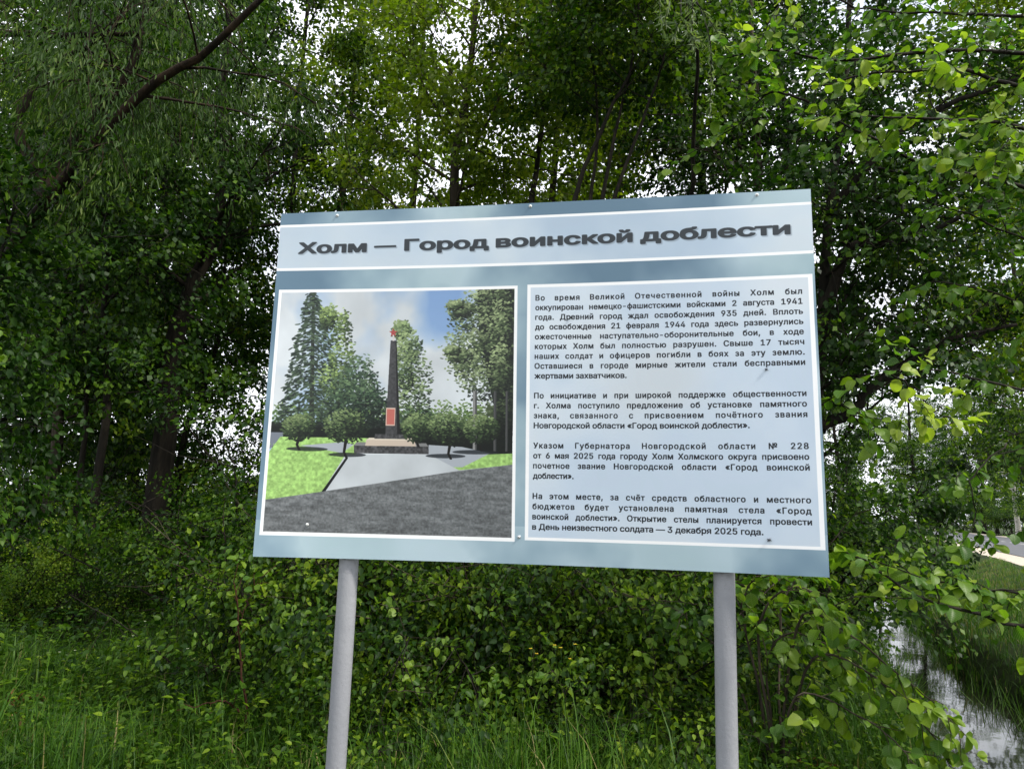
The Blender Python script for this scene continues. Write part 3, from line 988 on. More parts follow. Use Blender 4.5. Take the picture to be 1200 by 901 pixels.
def board():
    global FONT
    FONT = load_font()
    root = empty('information_board')
    tag(root, 'large printed information board with picture and Russian text on two grey posts', 'sign board')
    # sheet: front, back and rim
    nu, nt_ = 60, 40
    U, T = np.meshgrid(np.linspace(0, 1, nu), np.linspace(0, 1, nt_), indexing='ij')
    F = bsurf(U, T).reshape(-1, 3)
    i = np.arange(nu - 1)[:, None] * nt_; j = np.arange(nt_ - 1)[None]
    q = np.stack([i + j, i + j + 1, i + nt_ + j + 1, i + nt_ + j], -1).reshape(-1, 4)
    im = paint_board()
    m, nt, b = new_mat('board_print')
    ti = nt.nodes.new('ShaderNodeTexImage'); ti.image = im; ti.interpolation = 'Cubic'
    nt.links.new(ti.outputs['Color'], b.inputs['Base Color'])
    hs = nt.nodes.new('ShaderNodeHueSaturation'); hs.inputs['Value'].default_value = 0.95; hs.inputs['Saturation'].default_value = 0.85
    nt.links.new(ti.outputs['Color'], hs.inputs['Color']); nt.links.new(hs.outputs['Color'], b.inputs['Base Color'])
    b.inputs['Roughness'].default_value = 0.38
    b.inputs['Specular IOR Level'].default_value = 0.35
    n = noise(nt, 1.5, 3, 0.5); bump(nt, b, n.outputs['Fac'], 0.15, 0.02)
    uv = np.stack([U.ravel(), 1 - T.ravel()], -1)
    link('printed_sheet', mesh_np('printed_sheet', F, q, m, True, uv=uv), root)
    white = simple('sheet_backing', (0.72, 0.74, 0.75), 0.45)
    Bk = bsurf(U, T, np.full(U.shape, -0.004)).reshape(-1, 3)
    F2 = bsurf(U, T, np.full(U.shape, -0.0004)).reshape(-1, 3)
    nn = nu * nt_
    rim = [i_ * nt_ for i_ in range(nu)] + [(nu - 1) * nt_ + j_ for j_ in range(1, nt_)] + [i_ * nt_ + nt_ - 1 for i_ in range(nu - 2, -1, -1)] + [j_ for j_ in range(nt_ - 2, 0, -1)]
    rq = [[rim[k], rim[(k + 1) % len(rim)], rim[(k + 1) % len(rim)] + nn, rim[k] + nn] for k in range(len(rim))]
    link('backing_sheet', mesh_np('backing_sheet', np.vstack([F2, Bk]), [np.vstack([q[:, ::-1] + nn, rq])], white), root)
    # screws
    steel = simple('screw_steel', (0.62, 0.63, 0.63), 0.3, 0.8)
    wsc = simple('screw_white', (0.62, 0.63, 0.62), 0.4)
    n = np.array([math.sin(BQ[3]), -math.cos(BQ[3]), 0.02])
    for u, t, mm in ((.1172, .0125, wsc), (.4999, .009, wsc), (.9091, .009, wsc), (.4854, .9283, steel), (.0938, .910, wsc), (.5, .5, None)):
        if mm is None: continue
        p = bsurf(u, t, 0.0)
        mb = MB(); mb.tube([p - n * 0.001, p + n * 0.0012, p + n * 0.0013], [0.0062, 0.0062, 0.0045], 12); mb.tube([p + n * 0.001, p + n * 0.006], [0.0038, 0.0034], 6)
        mb.build('screw', mm, root)
    # posts, painted grey steel tube, a little crooked as they stand
    m, nt, b = new_mat('post_paint')
    n1 = noise(nt, 60, 8, 0.7); n2 = noise(nt, 2.5, 4, 0.6)
    r = ramp(nt, n2.outputs['Fac'], [(0.3, (0.22, 0.225, 0.245)), (0.7, (0.29, 0.295, 0.312))])
    n3 = noise(nt, 220, 3, 0.6); r3 = ramp(nt, n3.outputs['Fac'], [(0.28, (0.55, 0.52, 0.50)), (0.36, (1, 1, 1)), (0.68, (1, 1, 1)), (0.74, (1.5, 1.5, 1.5))])
    mm = nt.nodes.new('ShaderNodeMix'); mm.data_type = 'RGBA'; mm.blend_type = 'MULTIPLY'; mm.inputs['Factor'].default_value = .8
    nt.links.new(r.outputs['Color'], mm.inputs['A']); nt.links.new(r3.outputs['Color'], mm.inputs['B'])
    nt.links.new(mm.outputs['Result'], b.inputs['Base Color']); b.inputs['Roughness'].default_value = 0.4
    bump(nt, b, n1.outputs['Fac'], 0.7, 0.0035)
    for px0, py0, px1, py1, ut in ((408.6, 665, 393.3, 901, .1738), (848.7, 680, 852.3, 901, .8369)):
        yb = float(bsurf(ut, 0.5)[1]) + 0.075
        a = at(px0, py0, yb); c = at(px1, py1, yb)
        dz = (c - a) / (a[2] - c[2])
        top = a - dz * (2.62 - a[2]); bot = a + dz * (a[2] + 0.4)
        if px0 < 500: tilt = 0.03
        P = np.linspace(bot, top, 30)
        mb = MB(); mb.tube(P, 0.036, 24); mb.tube([P[-1], P[-1] + (0, 0, 0.004)], [0.038, 0.034], 24)
        mb.build('post', m, root, True)
    # steel rails behind the sheet, carrying it between the posts
    for t in (0.08, 0.5, 0.93):
        mb = MB()
        us = np.linspace(0.02, 0.98, 24)
        mb.tube(bsurf(us, np.full(24, t), np.full(24, -0.020)), 0.0155, 4)
        mb.build('rail', m, root)
    return root


board()


def fly(u, t, rot, s, label):
    p = bsurf(u, t, 0.001)
    e1 = unit(bsurf(u + 0.01, t, 0.001) - p); e2 = -unit(bsurf(u, t + 0.01, 0.001) - p); n = unit(np.cross(e1, e2))
    a = e1 * math.cos(rot) + e2 * math.sin(rot); b = np.cross(n, a)
    root = empty('fly', tuple(p)); tag(root, label, 'fly')
    dark = MAT.setdefault('fly', simple('fly_black', (0.02, 0.022, 0.03), 0.35))
    q = n * 0.0032
    mb = MB()
    mb.tube([q - a * .008 * s, q - a * .006 * s, q - a * .002 * s, q + a * .0005 * s, q + a * .003 * s, q + a * .0052 * s, q + a * .0075 * s, q + a * .0085 * s], [.0008, .0030, .0036, .0022, .0036, .0024, .0026, .0006], 8)
    mb.build('body', dark, root, True)
    wm = MAT.setdefault('wing', simple('fly_wing', (0.10, 0.11, 0.13), 0.2))
    for sg in (-1, 1):
        mb = MB(); w = q + n * .0022
        pts = [w + a * .003 * s + b * sg * .0015, w - a * .002 * s + b * sg * .006 * s, w - a * .010 * s + b * sg * .0062 * s, w - a * .011 * s + b * sg * .003 * s, w - a * .004 * s + b * sg * .001]
        mb.add(pts, t=[[0, 1, 4], [1, 2, 4], [2, 3, 4]]); mb.build('wing', wm, root)
        for k in (-.004, 0.0015, .006):
            mb = MB(); mb.tube([q + a * k * s, q + a * k * 1.6 * s + b * sg * .006 * s + n * .001, q + a * k * 2 * s + b * sg * .010 * s - n * .003], .0005, 4); mb.build('leg', dark, root)


fly(.5772, .3301, 0.5, 0.5, 'small dark fly sitting on the third line of the board text')
fly(.9155, .4844, 0.2, 0.5, 'small dark fly sitting below the word at the right of the first paragraph')
fly(.9114, .9160, 0.2, 0.65, 'dark fly sitting on the lower right corner of the text panel')


# ------------------------------------------------------------------ the wood behind the board
def ctrl(pts):
    return [at(px, py, Y) for px, py, Y in pts]


def rooted(pts, px0, Y0):
    """trunk control points starting at the ground"""
    g = gpos(px0, Y0)
    return g, [g] + ctrl(pts)


# old willow leaning in from the left
g, c = rooted([(-70, 480, 6.4), (-22, 360, 6.4), (18, 285, 6.3), (55, 238, 6.1), (110, 165, 6.0), (165, 110, 5.9), (215, 78, 5.8), (262, 45, 5.7), (330, -30, 5.5)], -110, 6.6)
T2 = [c[4], at(75, 185, 6.3), at(108, 140, 6.4), at(150, 90, 6.4), at(165, 30, 6.3), at(190, -60, 6.2)]
T3 = [c[4], at(38, 188, 6.3), at(20, 140, 6.3), at(60, 80, 6.5), at(120, 40, 6.4), at(180, -30, 6.3)]
T4 = [c[2], at(-50, 150, 6.7), at(-30, 50, 6.6), at(80, 42, 6.3), at(170, 40, 6.2)]
make_tree('willow_tree', 'old willow with thick dark limbs leaning in from the upper left, narrow hanging leaves', 'tree', g, c, 0.076, 21, 17000, 0.075,
          'leaf_willow', 'bark_willow', T_narrow(), extra_trunks=[T2, T3, T4], spread=0.16, wid=1.1, droopl=1.6, crown_from=0.5, limbs=11, limb_len=1.5, subs=5, sub_len=0.8, rise=0.2, droop=0.9, tintc=0.45, taper=0.3)

g = gpos(-62, 5.7)
make_tree('young_tree', 'small leafy tree at the far left edge hiding the foot of the leaning willow', 'tree', g, [g, g + (.1, 0, 1.2), g + (.12, 0, 2.6), g + (.3, 0, 4.2)], 0.035, 34, 7000, 0.062, 'leaf_dark', 'bark', T_mid(),
          crown_from=0.3, limbs=20, limb_len=0.75, subs=5, sub_len=0.45, rise=0.3, spread=0.1)
# dark trunks on the left
g, c = rooted([(198, 450, 11), (206, 400, 11), (222, 350, 11), (244, 290, 11), (262, 200, 11), (262, 60, 11), (280, -120, 11)], 194, 11)
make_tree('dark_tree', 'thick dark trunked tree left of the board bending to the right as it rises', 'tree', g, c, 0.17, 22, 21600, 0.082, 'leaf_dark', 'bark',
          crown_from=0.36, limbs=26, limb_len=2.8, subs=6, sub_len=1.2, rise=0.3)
g, c = rooted([(214, 520, 13), (240, 450, 13), (256, 400, 13), (262, 330, 13), (270, 200, 13)], 208, 13)
make_tree('dark_tree', 'thin dark stem rising just right of the thick trunk left of the board', 'tree', g, c, 0.07, 23, 9360, 0.079, 'leaf_green', 'bark',
          crown_from=0.2, limbs=18, limb_len=1.5, subs=5, sub_len=0.9, rise=0.5)
g, c = rooted([(121, 520, 10), (126, 440, 10), (122, 330, 10), (130, 180, 10), (135, 0, 10)], 118, 10)
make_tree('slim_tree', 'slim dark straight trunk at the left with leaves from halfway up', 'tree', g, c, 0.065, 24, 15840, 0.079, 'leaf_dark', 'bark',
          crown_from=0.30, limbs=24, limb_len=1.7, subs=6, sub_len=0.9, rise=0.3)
g, c = rooted([(98, 520, 10.6), (101, 440, 10.6), (92, 300, 10.6), (80, 150, 10.6)], 100, 10.6)
make_tree('slim_tree', 'very thin dark stem just left of the slim straight trunk', 'tree', g, c, 0.045, 25, 7920, 0.077, 'leaf_green', 'bark',
          crown_from=0.35, limbs=16, limb_len=1.4, subs=5, sub_len=0.8, rise=0.4)
g, c = rooted([(66, 520, 12), (72, 440, 12), (60, 300, 12), (50, 100, 12)], 68, 12)
make_tree('slim_tree', 'pale grey brown trunk standing farthest left among the dark stems', 'tree', g, c, 0.11, 26, 15840, 0.082, 'leaf_green', 'bark_grey',
          crown_from=0.3, limbs=22, limb_len=2.3, subs=6, sub_len=1.0, rise=0.35)
# centre trunks above the board
g, c = rooted([(512, 670, 10.5), (520, 500, 10.5), (532, 300, 10.5), (533, 190, 10.5), (546, 110, 10.5), (556, 20, 10.5), (560, -140, 10.5)], 510, 10.5)
make_tree('leafy_tree', 'tall tree behind the board middle, its brown trunk showing again under the lower edge', 'tree', g, c, 0.12, 27, 22000, 0.079, 'leaf_olive', 'bark_grey',
          crown_from=0.30, limbs=34, limb_len=2.3, subs=6, sub_len=1.0, rise=0.4)
g, c = rooted([(618, 400, 10), (624, 240, 10), (636, 140, 10), (640, 60, 10), (652, -90, 10)], 612, 10)
make_tree('leafy_tree', 'thin dark trunk rising from behind the middle of the board top', 'tree', g, c, 0.06, 28, 14400, 0.079, 'leaf_olive', 'bark',
          crown_from=0.42, limbs=24, limb_len=1.6, subs=6, sub_len=0.8, rise=0.5)
g, c = rooted([(662, 420, 8.2), (672, 240, 8.2), (710, 140, 8.2), (742, 70, 8.2), (752, -60, 8.2)], 664, 8.2)
e1 = [c[1], at(700, 260, 8.3), at(722, 150, 8.3), at(742, 60, 8.4), at(748, -80, 8.4)]
e2 = [c[1], at(704, 280, 8.1), at(738, 180, 8.1), at(775, 80, 8.0), at(800, -40, 8.0)]
e3 = [c[1], at(690, 250, 8.5), at(700, 120, 8.6), at(672, -30, 8.6)]
make_tree('multi_stem_tree', 'several bare curved stems fanning out above the right half of the board', 'tree', g, c, 0.042, 29, 17280, 0.073, 'leaf_green', 'bark',
          extra_trunks=[e1, e2, e3], crown_from=0.6, limbs=10, limb_len=1.4, subs=6, sub_len=0.8, rise=0.5)
g, c = rooted([(880, 400, 11.5), (886, 260, 11.5), (888, 170, 11.5), (880, 40, 11.5), (884, -120, 11.5)], 878, 11.5)
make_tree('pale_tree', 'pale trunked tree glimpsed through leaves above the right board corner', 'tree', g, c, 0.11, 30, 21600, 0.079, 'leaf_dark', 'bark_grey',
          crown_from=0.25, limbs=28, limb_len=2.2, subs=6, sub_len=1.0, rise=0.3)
# tree just right of the board, its long low limbs reach over the ditch
g, c = rooted([(958, 500, 7.6), (962, 400, 7.6), (972, 250, 7.6), (990, 100, 7.6), (1000, -80, 7.6)], 955, 7.6)
b1 = [c[2], at(985, 305, 7.4), at(1012, 286, 7.3), (at(1060, 282, 7.2)), at(1110, 262, 7.2), at(1180, 225, 7.2)]
b2 = [c[1], at(1000, 480, 7.5), at(1040, 440, 7.4), at(1110, 400, 7.3), at(1190, 380, 7.2)]
b3 = [c[3], at(1000, 215, 7.4), at(1050, 160, 7.3), at(1120, 120, 7.2), at(1230, 80, 7.1)]
make_tree('spreading_tree', 'dark spreading tree right beside the board with long limbs reaching right', 'tree', g, c, 0.085, 31, 20000, 0.069, 'leaf_dark', 'bark',
          extra_trunks=[b1, b2, b3], crown_from=0.24, limbs=16, limb_len=1.25, subs=6, sub_len=0.75, rise=0.25, spread=0.12)

# background trees: three kinds, each standing at its own place
protos = []
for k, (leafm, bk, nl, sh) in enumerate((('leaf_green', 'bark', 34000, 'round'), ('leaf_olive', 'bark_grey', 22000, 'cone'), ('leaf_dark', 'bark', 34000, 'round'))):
    rg = np.random.default_rng(300 + k)
    H = (13, 12, 12)[k]
    tr = np.array([[0, 0, 0], [0.1, 0.0, H * .3], [-0.15, .1, H * .6], [0.1, 0, H]]) + np.array([0.0, 0, 0])
    protos.append((leafm, bk, nl, sh, tr))


def bg_tree(k, px, Y, s, rz, label, first={}):
    g = gpos(px, Y)
    if k not in first:
        leafm, bk, nl, sh, tr = protos[k]
        nm = ('tall_tree', 'olive_tree_crown', 'dense_tree')[k]
        nm = ('tall_tree', 'light_tree', 'dense_tree')[k]
        o = make_tree(nm, label, 'tree', (0, 0, 0), tr, 0.15, 300 + k, int(nl * .72), 0.112, leafm, bk, crown_from=0.10 if k != 1 else 0.16, limbs=36, limb_len=2.9 if k != 1 else 2.6,
                      subs=7, sub_len=1.2, rise=0.25, shape=sh, spread=0.2)
        o.location = tuple(g); o.rotation_euler = (0, 0, rz); o.scale = (s, s, s)
        first[k] = o
        return o
    return copy_tree(first[k], tuple(g), rz, s, label)


BG = [
    (0, -20, 14, 1.0, 'green tree deep in the wood at the far left edge'),
    (2, 60, 17, 1.1, 'dense tree behind the pale trunk at the left'),
    (2, 110, 20, 1.2, 'dense tree farthest back on the left'),
    (2, 165, 18, 1.1, 'dense tree far behind the thick dark trunk'),
    (2, 150, 15, 1.1, 'dense tree standing between the dark trunks on the left'),
    (1, 385, 14, 1.0, 'green tree behind the upper left corner of the board'),
    (1, 470, 16, 1.1, 'olive green tree with sky gaps above the word at the title start'),
    (1, 650, 15, 1.1, 'olive tree with sky gaps behind the thin trunk over the board middle'),
    (1, 740, 14, 1.05, 'light green tree behind the fanning stems'),
    (2, 820, 14, 1.1, 'dense tree behind the right half of the board'),
    (2, 930, 13, 1.0, 'dense dark tree behind the right upper corner of the board'),
]
rg = np.random.default_rng(9)
for k, px, Y, s, lab in BG:
    bg_tree(k, px, Y, s, rg.uniform(0, 6.28), lab)

g = gpos(318, 13.0)
make_tree('slender_tree', 'slender high crowned tree closing the gap above the upper left board corner', 'tree', g, [g, g + (.1, 0, 5), g + (0, 0, 9), g + (.1, 0, 13.5)], 0.09, 33, 15000, 0.085, 'leaf_green', 'bark',
          crown_from=0.56, limbs=22, limb_len=2.0, subs=6, sub_len=1.0, rise=0.3)

# trees along the road, some with white birch trunks
def birch(px, Y, H, label, seed, lean=0.0):
    g = gpos(px, Y)
    c = [g, g + (lean * .3, 0, H * .3), g + (lean * .7, 0, H * .65), g + (lean, 0, H)]
    return make_tree('birch_tree', label, 'tree', g, c, 0.12, seed, 16000, 0.085, 'leaf_green', 'bark_birch', crown_from=0.22, limbs=26, limb_len=2.1, subs=6, sub_len=1.1, rise=0.5, droop=0.5, shape='cone', spread=0.2)


BIG = dict(crown_from=0.36, limbs=30, limb_len=2.6, subs=6, sub_len=1.0, rise=0.15)
for i_, (u_, v_, H_, lm, lab) in enumerate([(11.5, 2.6, 9, 'leaf_olive', 'olive leaved tree between ditch and road, its trunk outside the right edge'),
                                          (19.5, 2.75, 11, 'leaf_green', 'green tree on the far bank of the ditch below the road at the right'),
                                          (14, 2.35, 11.5, 'leaf_olive', 'tall olive tree whose crown fills the upper right corner'),
                                          (23.5, 2.6, 13, 'leaf_green', 'tall green tree farther along the road side bank of the ditch')]):
    p_ = from_uv(u_, v_); g = np.array([p_[0], p_[1], gz(*p_) - .05])
    make_tree('bank_tree', lab, 'tree', g, [g, g + (.1, 0, H_ * .3), g + (-.2, 0, H_ * .6), g + (0, 0, H_)], 0.11, 410 + i_, 24000, 0.085, lm, 'bark_grey', **{**BIG, 'crown_from': 0.62 if v_ < 0 else 0.36 if u_ < 18 else 0.20})
g = gpos(1072, 36)
make_tree('bank_tree', 'tree past the far end of the ditch, its crown above where the road disappears', 'tree', g, [g, g + (.1, 0, 3), g + (-.1, 0, 6), g + (.1, 0, 10)], 0.12, 414, 15000, 0.11, 'leaf_green', 'bark',
          crown_from=0.30, limbs=26, limb_len=2.4, subs=6, sub_len=1.0, rise=0.2)
g = gpos(1190, 100)
make_tree('birch_tree', 'tall old birch with a white trunk beyond the road at the right edge', 'tree', g, [g, g + (-.3, 0, 7), g + (-.5, 0, 14), g + (-.6, 0, 26)], 0.34, 401, 9000, 0.28, 'leaf_green', 'bark_birch',
          crown_from=0.30, limbs=26, limb_len=4.0, subs=6, sub_len=2.2, rise=0.5, droop=0.5, shape='cone', spread=0.4)
RD = [(2, 985, 46, 1.1, 'dark roadside tree on the near side of the road bend'), (0, 985, 62, 1.2, 'far green tree seen over the water to the left of the road'),
      (0, 1084, 215, 2.6, 'first roadside tree where the road disappears'), (2, 1112, 170, 2.0, 'dark tree second from the left beyond the end of the road'),
      (0, 1138, 155, 2.0, 'green tree third from the left beyond the end of the road'), (2, 1165, 165, 2.1, 'dark tree beyond the road left of the white birch trunk'),
      (1, 1196, 160, 2.0, 'light green tree behind the white birch trunk'), (0, 1230, 150, 2.0, 'green tree beyond the road cut by the right edge'), (0, 1060, 300, 3.2, 'farthest green tree straight beyond the ditch'),
      (2, 1270, 140, 2.0, 'dark tree beyond the road just outside the right edge')]
RD += [(0, 1236, 84, 1.9, 'green tree on the far side of the road cut by the right edge'), (2, 1208, 118, 2.3, 'dark tree right of the white birch trunk'), (0, 1150, 128, 2.2, 'green tree just left of the white birch trunk'),
       (2, 1100, 190, 2.4, 'dark tree standing where the far edge of the road meets the wood')]
for k, px, Y, s_, lab in RD:
    bg_tree(k, px, Y, s_, rg.uniform(0, 6.28), lab)


# ------------------------------------------------------------------ shrubs
def shrub_mesh(seed, H, Rr, nstem, nleaf, size, leafm, barkm, tpl, name_root, arch=0.5, tintc=0.5, droopl=0.5, uv=False, smooth=False, low=0.1, spread=0.07):
    rng = np.random.default_rng(seed)
    root = empty(name_root)
    mb = MB(); carry = []
    for k in range(nstem):
        az = rng.uniform(0, 6.28); el = rng.uniform(0.75, 1.45)
        d = np.array([math.cos(az) * math.cos(el), math.sin(az) * math.cos(el), math.sin(el)])
        L = H * rng.uniform(0.75, 1.2) / max(0.75, math.sin(el))
        P = wander(rng, (rng.normal(0, Rr * .25), rng.normal(0, Rr * .25), 0), d, L, 10, 0.12, -0.08 * arch)
        r = 0.012 * H / 1.5
        mb.tube(P, np.linspace(r, r * .25, 10), 5, False); carry.append((P[4:], .7))
        for s_ in range(8):
            t = rng.uniform(low + 0.15, 1)
            p2, d2 = along(P, min(t, .99))
            d3 = unit(d2 * .5 + rand_unit(rng, 1)[0] * .9 + np.array([0, 0, .1]))
            P2 = wander(rng, p2, d3, Rr * rng.uniform(.35, .8), 6, .15, -0.12 * arch)
            mb.tube(P2, np.linspace(r * .35, .0015, 6), 4, False); carry.append((P2, 1))
    mb.build('stems', MAT[barkm], root, True)
    pos, tt = sample_on(rng, carry, nleaf, spread)
    pos[:, 2] = np.maximum(pos[:, 2], 0.03)
    d, nr = leaf_frames(rng, pos, np.array([0, 0, H * .4]), droopl)
    me = leaves('foliage', pos, d, nr, size * rng.uniform(.6, 1.25, nleaf), tintc + 1.3 * tt + rng.normal(0, .22, nleaf), MAT[leafm], tpl, smooth, uv=uv)
    link('foliage', me, root)
    return root


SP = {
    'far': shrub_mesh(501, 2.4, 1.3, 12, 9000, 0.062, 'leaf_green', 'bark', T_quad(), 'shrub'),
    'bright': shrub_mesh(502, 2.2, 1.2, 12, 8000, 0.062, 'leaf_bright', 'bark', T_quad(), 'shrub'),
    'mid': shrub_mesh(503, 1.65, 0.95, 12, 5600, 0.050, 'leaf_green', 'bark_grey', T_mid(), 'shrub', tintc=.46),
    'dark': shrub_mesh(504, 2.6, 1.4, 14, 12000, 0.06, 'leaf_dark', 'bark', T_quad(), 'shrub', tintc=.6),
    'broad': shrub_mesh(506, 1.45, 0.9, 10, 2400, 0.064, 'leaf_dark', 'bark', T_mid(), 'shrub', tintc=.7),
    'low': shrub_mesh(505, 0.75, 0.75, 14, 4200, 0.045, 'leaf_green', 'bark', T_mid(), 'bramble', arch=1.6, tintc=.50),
}
used = {}


def shrub(kind, px, Y, s, label, group=None, sz=None):
    g = gpos(px, Y); g[2] += 0.04
    rz = rg.uniform(0, 6.28)
    if kind not in used:
        o = SP[kind]; used[kind] = 1
        o.location = tuple(g); o.rotation_euler = (0, 0, rz); o.scale = (s, s, sz or s)
        tag(o, label, 'shrub', group)
    else:
        o = copy_tree(SP[kind], tuple(g), rz, s, label, group); o['category'] = 'shrub'
        if sz: o.scale = (s, s, sz)
    return o


LF = 'dark undergrowth shrubs between the trunks on the left'
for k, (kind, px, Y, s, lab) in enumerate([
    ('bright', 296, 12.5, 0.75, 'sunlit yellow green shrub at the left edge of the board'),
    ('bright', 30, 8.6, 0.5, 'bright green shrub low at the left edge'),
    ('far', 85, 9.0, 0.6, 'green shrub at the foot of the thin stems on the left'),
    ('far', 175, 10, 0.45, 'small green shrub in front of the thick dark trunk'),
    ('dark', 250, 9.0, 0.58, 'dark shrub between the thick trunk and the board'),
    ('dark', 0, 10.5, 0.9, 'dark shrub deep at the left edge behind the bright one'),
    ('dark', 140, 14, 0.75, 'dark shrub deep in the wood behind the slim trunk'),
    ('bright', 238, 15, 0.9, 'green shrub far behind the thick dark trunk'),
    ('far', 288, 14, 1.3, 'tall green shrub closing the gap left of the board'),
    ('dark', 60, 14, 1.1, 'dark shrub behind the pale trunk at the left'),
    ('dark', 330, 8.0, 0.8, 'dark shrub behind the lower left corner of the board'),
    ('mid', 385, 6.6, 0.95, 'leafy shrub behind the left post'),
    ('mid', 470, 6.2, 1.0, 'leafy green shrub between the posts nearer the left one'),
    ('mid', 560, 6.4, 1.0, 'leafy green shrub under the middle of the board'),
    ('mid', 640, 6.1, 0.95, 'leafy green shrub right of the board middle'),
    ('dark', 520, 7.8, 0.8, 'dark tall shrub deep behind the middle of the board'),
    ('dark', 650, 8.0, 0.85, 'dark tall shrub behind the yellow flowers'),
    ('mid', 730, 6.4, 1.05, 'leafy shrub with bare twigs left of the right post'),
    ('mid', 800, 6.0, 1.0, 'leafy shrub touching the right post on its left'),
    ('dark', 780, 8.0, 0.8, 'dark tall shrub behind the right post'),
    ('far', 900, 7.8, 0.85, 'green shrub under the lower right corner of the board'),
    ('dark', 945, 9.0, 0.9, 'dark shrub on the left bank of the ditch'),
    ('far', 965, 13, 0.8, 'green shrub where the ditch narrows'),
    ('far', 1094, 200, 4.0, 'roadside bushes under the first trees where the road disappears'),
    ('dark', 1120, 140, 3.2, 'dark roadside bushes beyond the end of the road'),
    ('far', 1146, 128, 3.0, 'green roadside bushes left of the white birch'),
    ('far', 1172, 120, 2.8, 'green roadside bushes at the foot of the white birch'),
    ('dark', 1202, 108, 2.6, 'dark roadside bushes right of the white birch'),
    ('far', 1232, 95, 2.4, 'green roadside bushes at the right edge beyond the asphalt'),
    ('dark', 420, 9.0, 0.95, 'dark shrub far behind the left post'),
    ('dark', 940, 18, 1.2, 'dark shrub beyond the far end of the water'),
    ('low', 520, 5.6, 1.0, 'low bramble tangle in front of the shrubs between the posts'),
    ('broad', 440, 5.7, 0.85, 'dark broad leaved shrub close behind the left post'),
    ('broad', 575, 5.5, 0.8, 'dark broad leaved shrub under the board middle'),
    ('broad', 700, 5.6, 0.85, 'dark broad leaved shrub left of the right post'),
    ('broad', 330, 5.9, 0.8, 'dark broad leaved shrub below the lower left board corner'),
    ('broad', 865, 5.8, 0.8, 'dark broad leaved shrub right behind the right post'),
    ('low', 455, 4.75, 0.8, 'low bramble nearest the left post in the foreground'),
    ('low', 560, 5.0, 0.7, 'low bramble at the bottom edge between the posts'),
    ('low', 722, 4.9, 0.9, 'low bramble at the bottom edge nearer the right post'),
    ('low', 430, 5.7, 0.95, 'low bramble tangle right behind the left post'),
    ('low', 610, 5.6, 1.0, 'low bramble tangle under the board middle'),
    ('low', 690, 5.8, 1.0, 'low bramble tangle under the yellow flowers'),
    ('low', 790, 5.6, 0.9, 'low bramble tangle left of the right post'),
    ('low', 350, 6.2, 0.85, 'low bramble tangle left of the left post'),
    ('low', 900, 5.8, 0.85, 'low bramble tangle right of the right post'),
]):
    shrub(kind, px, Y, s, lab)


# ------------------------------------------------------------------ big-leaved hazel and alder boughs at the right
RT = [T_round(i) for i in range(6)]
leaf_lib = []
_rl = np.random.default_rng(60)
for i in range(18):
    tv = np.array([0.15, 0.3, 0.42, 0.55, 0.7, 0.92])[i % 6]
    me = leaves('leaf', np.zeros((1, 3)), np.array([[0., 1, 0]]), np.array([[0., 0, 1]]), 1.0, np.array([tv]), MAT['leaf_lime'], RT[i // 3], True, uv=True)
    leaf_lib.append(me)


def leaf_objects(parent, P, D, N, S, pick, loc):
    """single leaves, each a part of its own sharing one of a few meshes"""
    X = unit(np.cross(unit(D), N)); Dn = unit(D); Nn = np.cross(X, Dn)
    for p, x, d, n, s, k in zip(P, X, Dn, Nn, S, pick):
        o = bpy.data.objects.new('leaf', leaf_lib[k]); COL.objects.link(o); o.parent = parent
        o.matrix_local = Matrix(((x[0] * s, d[0] * s, n[0] * s, p[0] - loc[0]), (x[1] * s, d[1] * s, n[1] * s, p[1] - loc[1]), (x[2] * s, d[2] * s, n[2] * s, p[2] - loc[2]), (0, 0, 0, 1)))


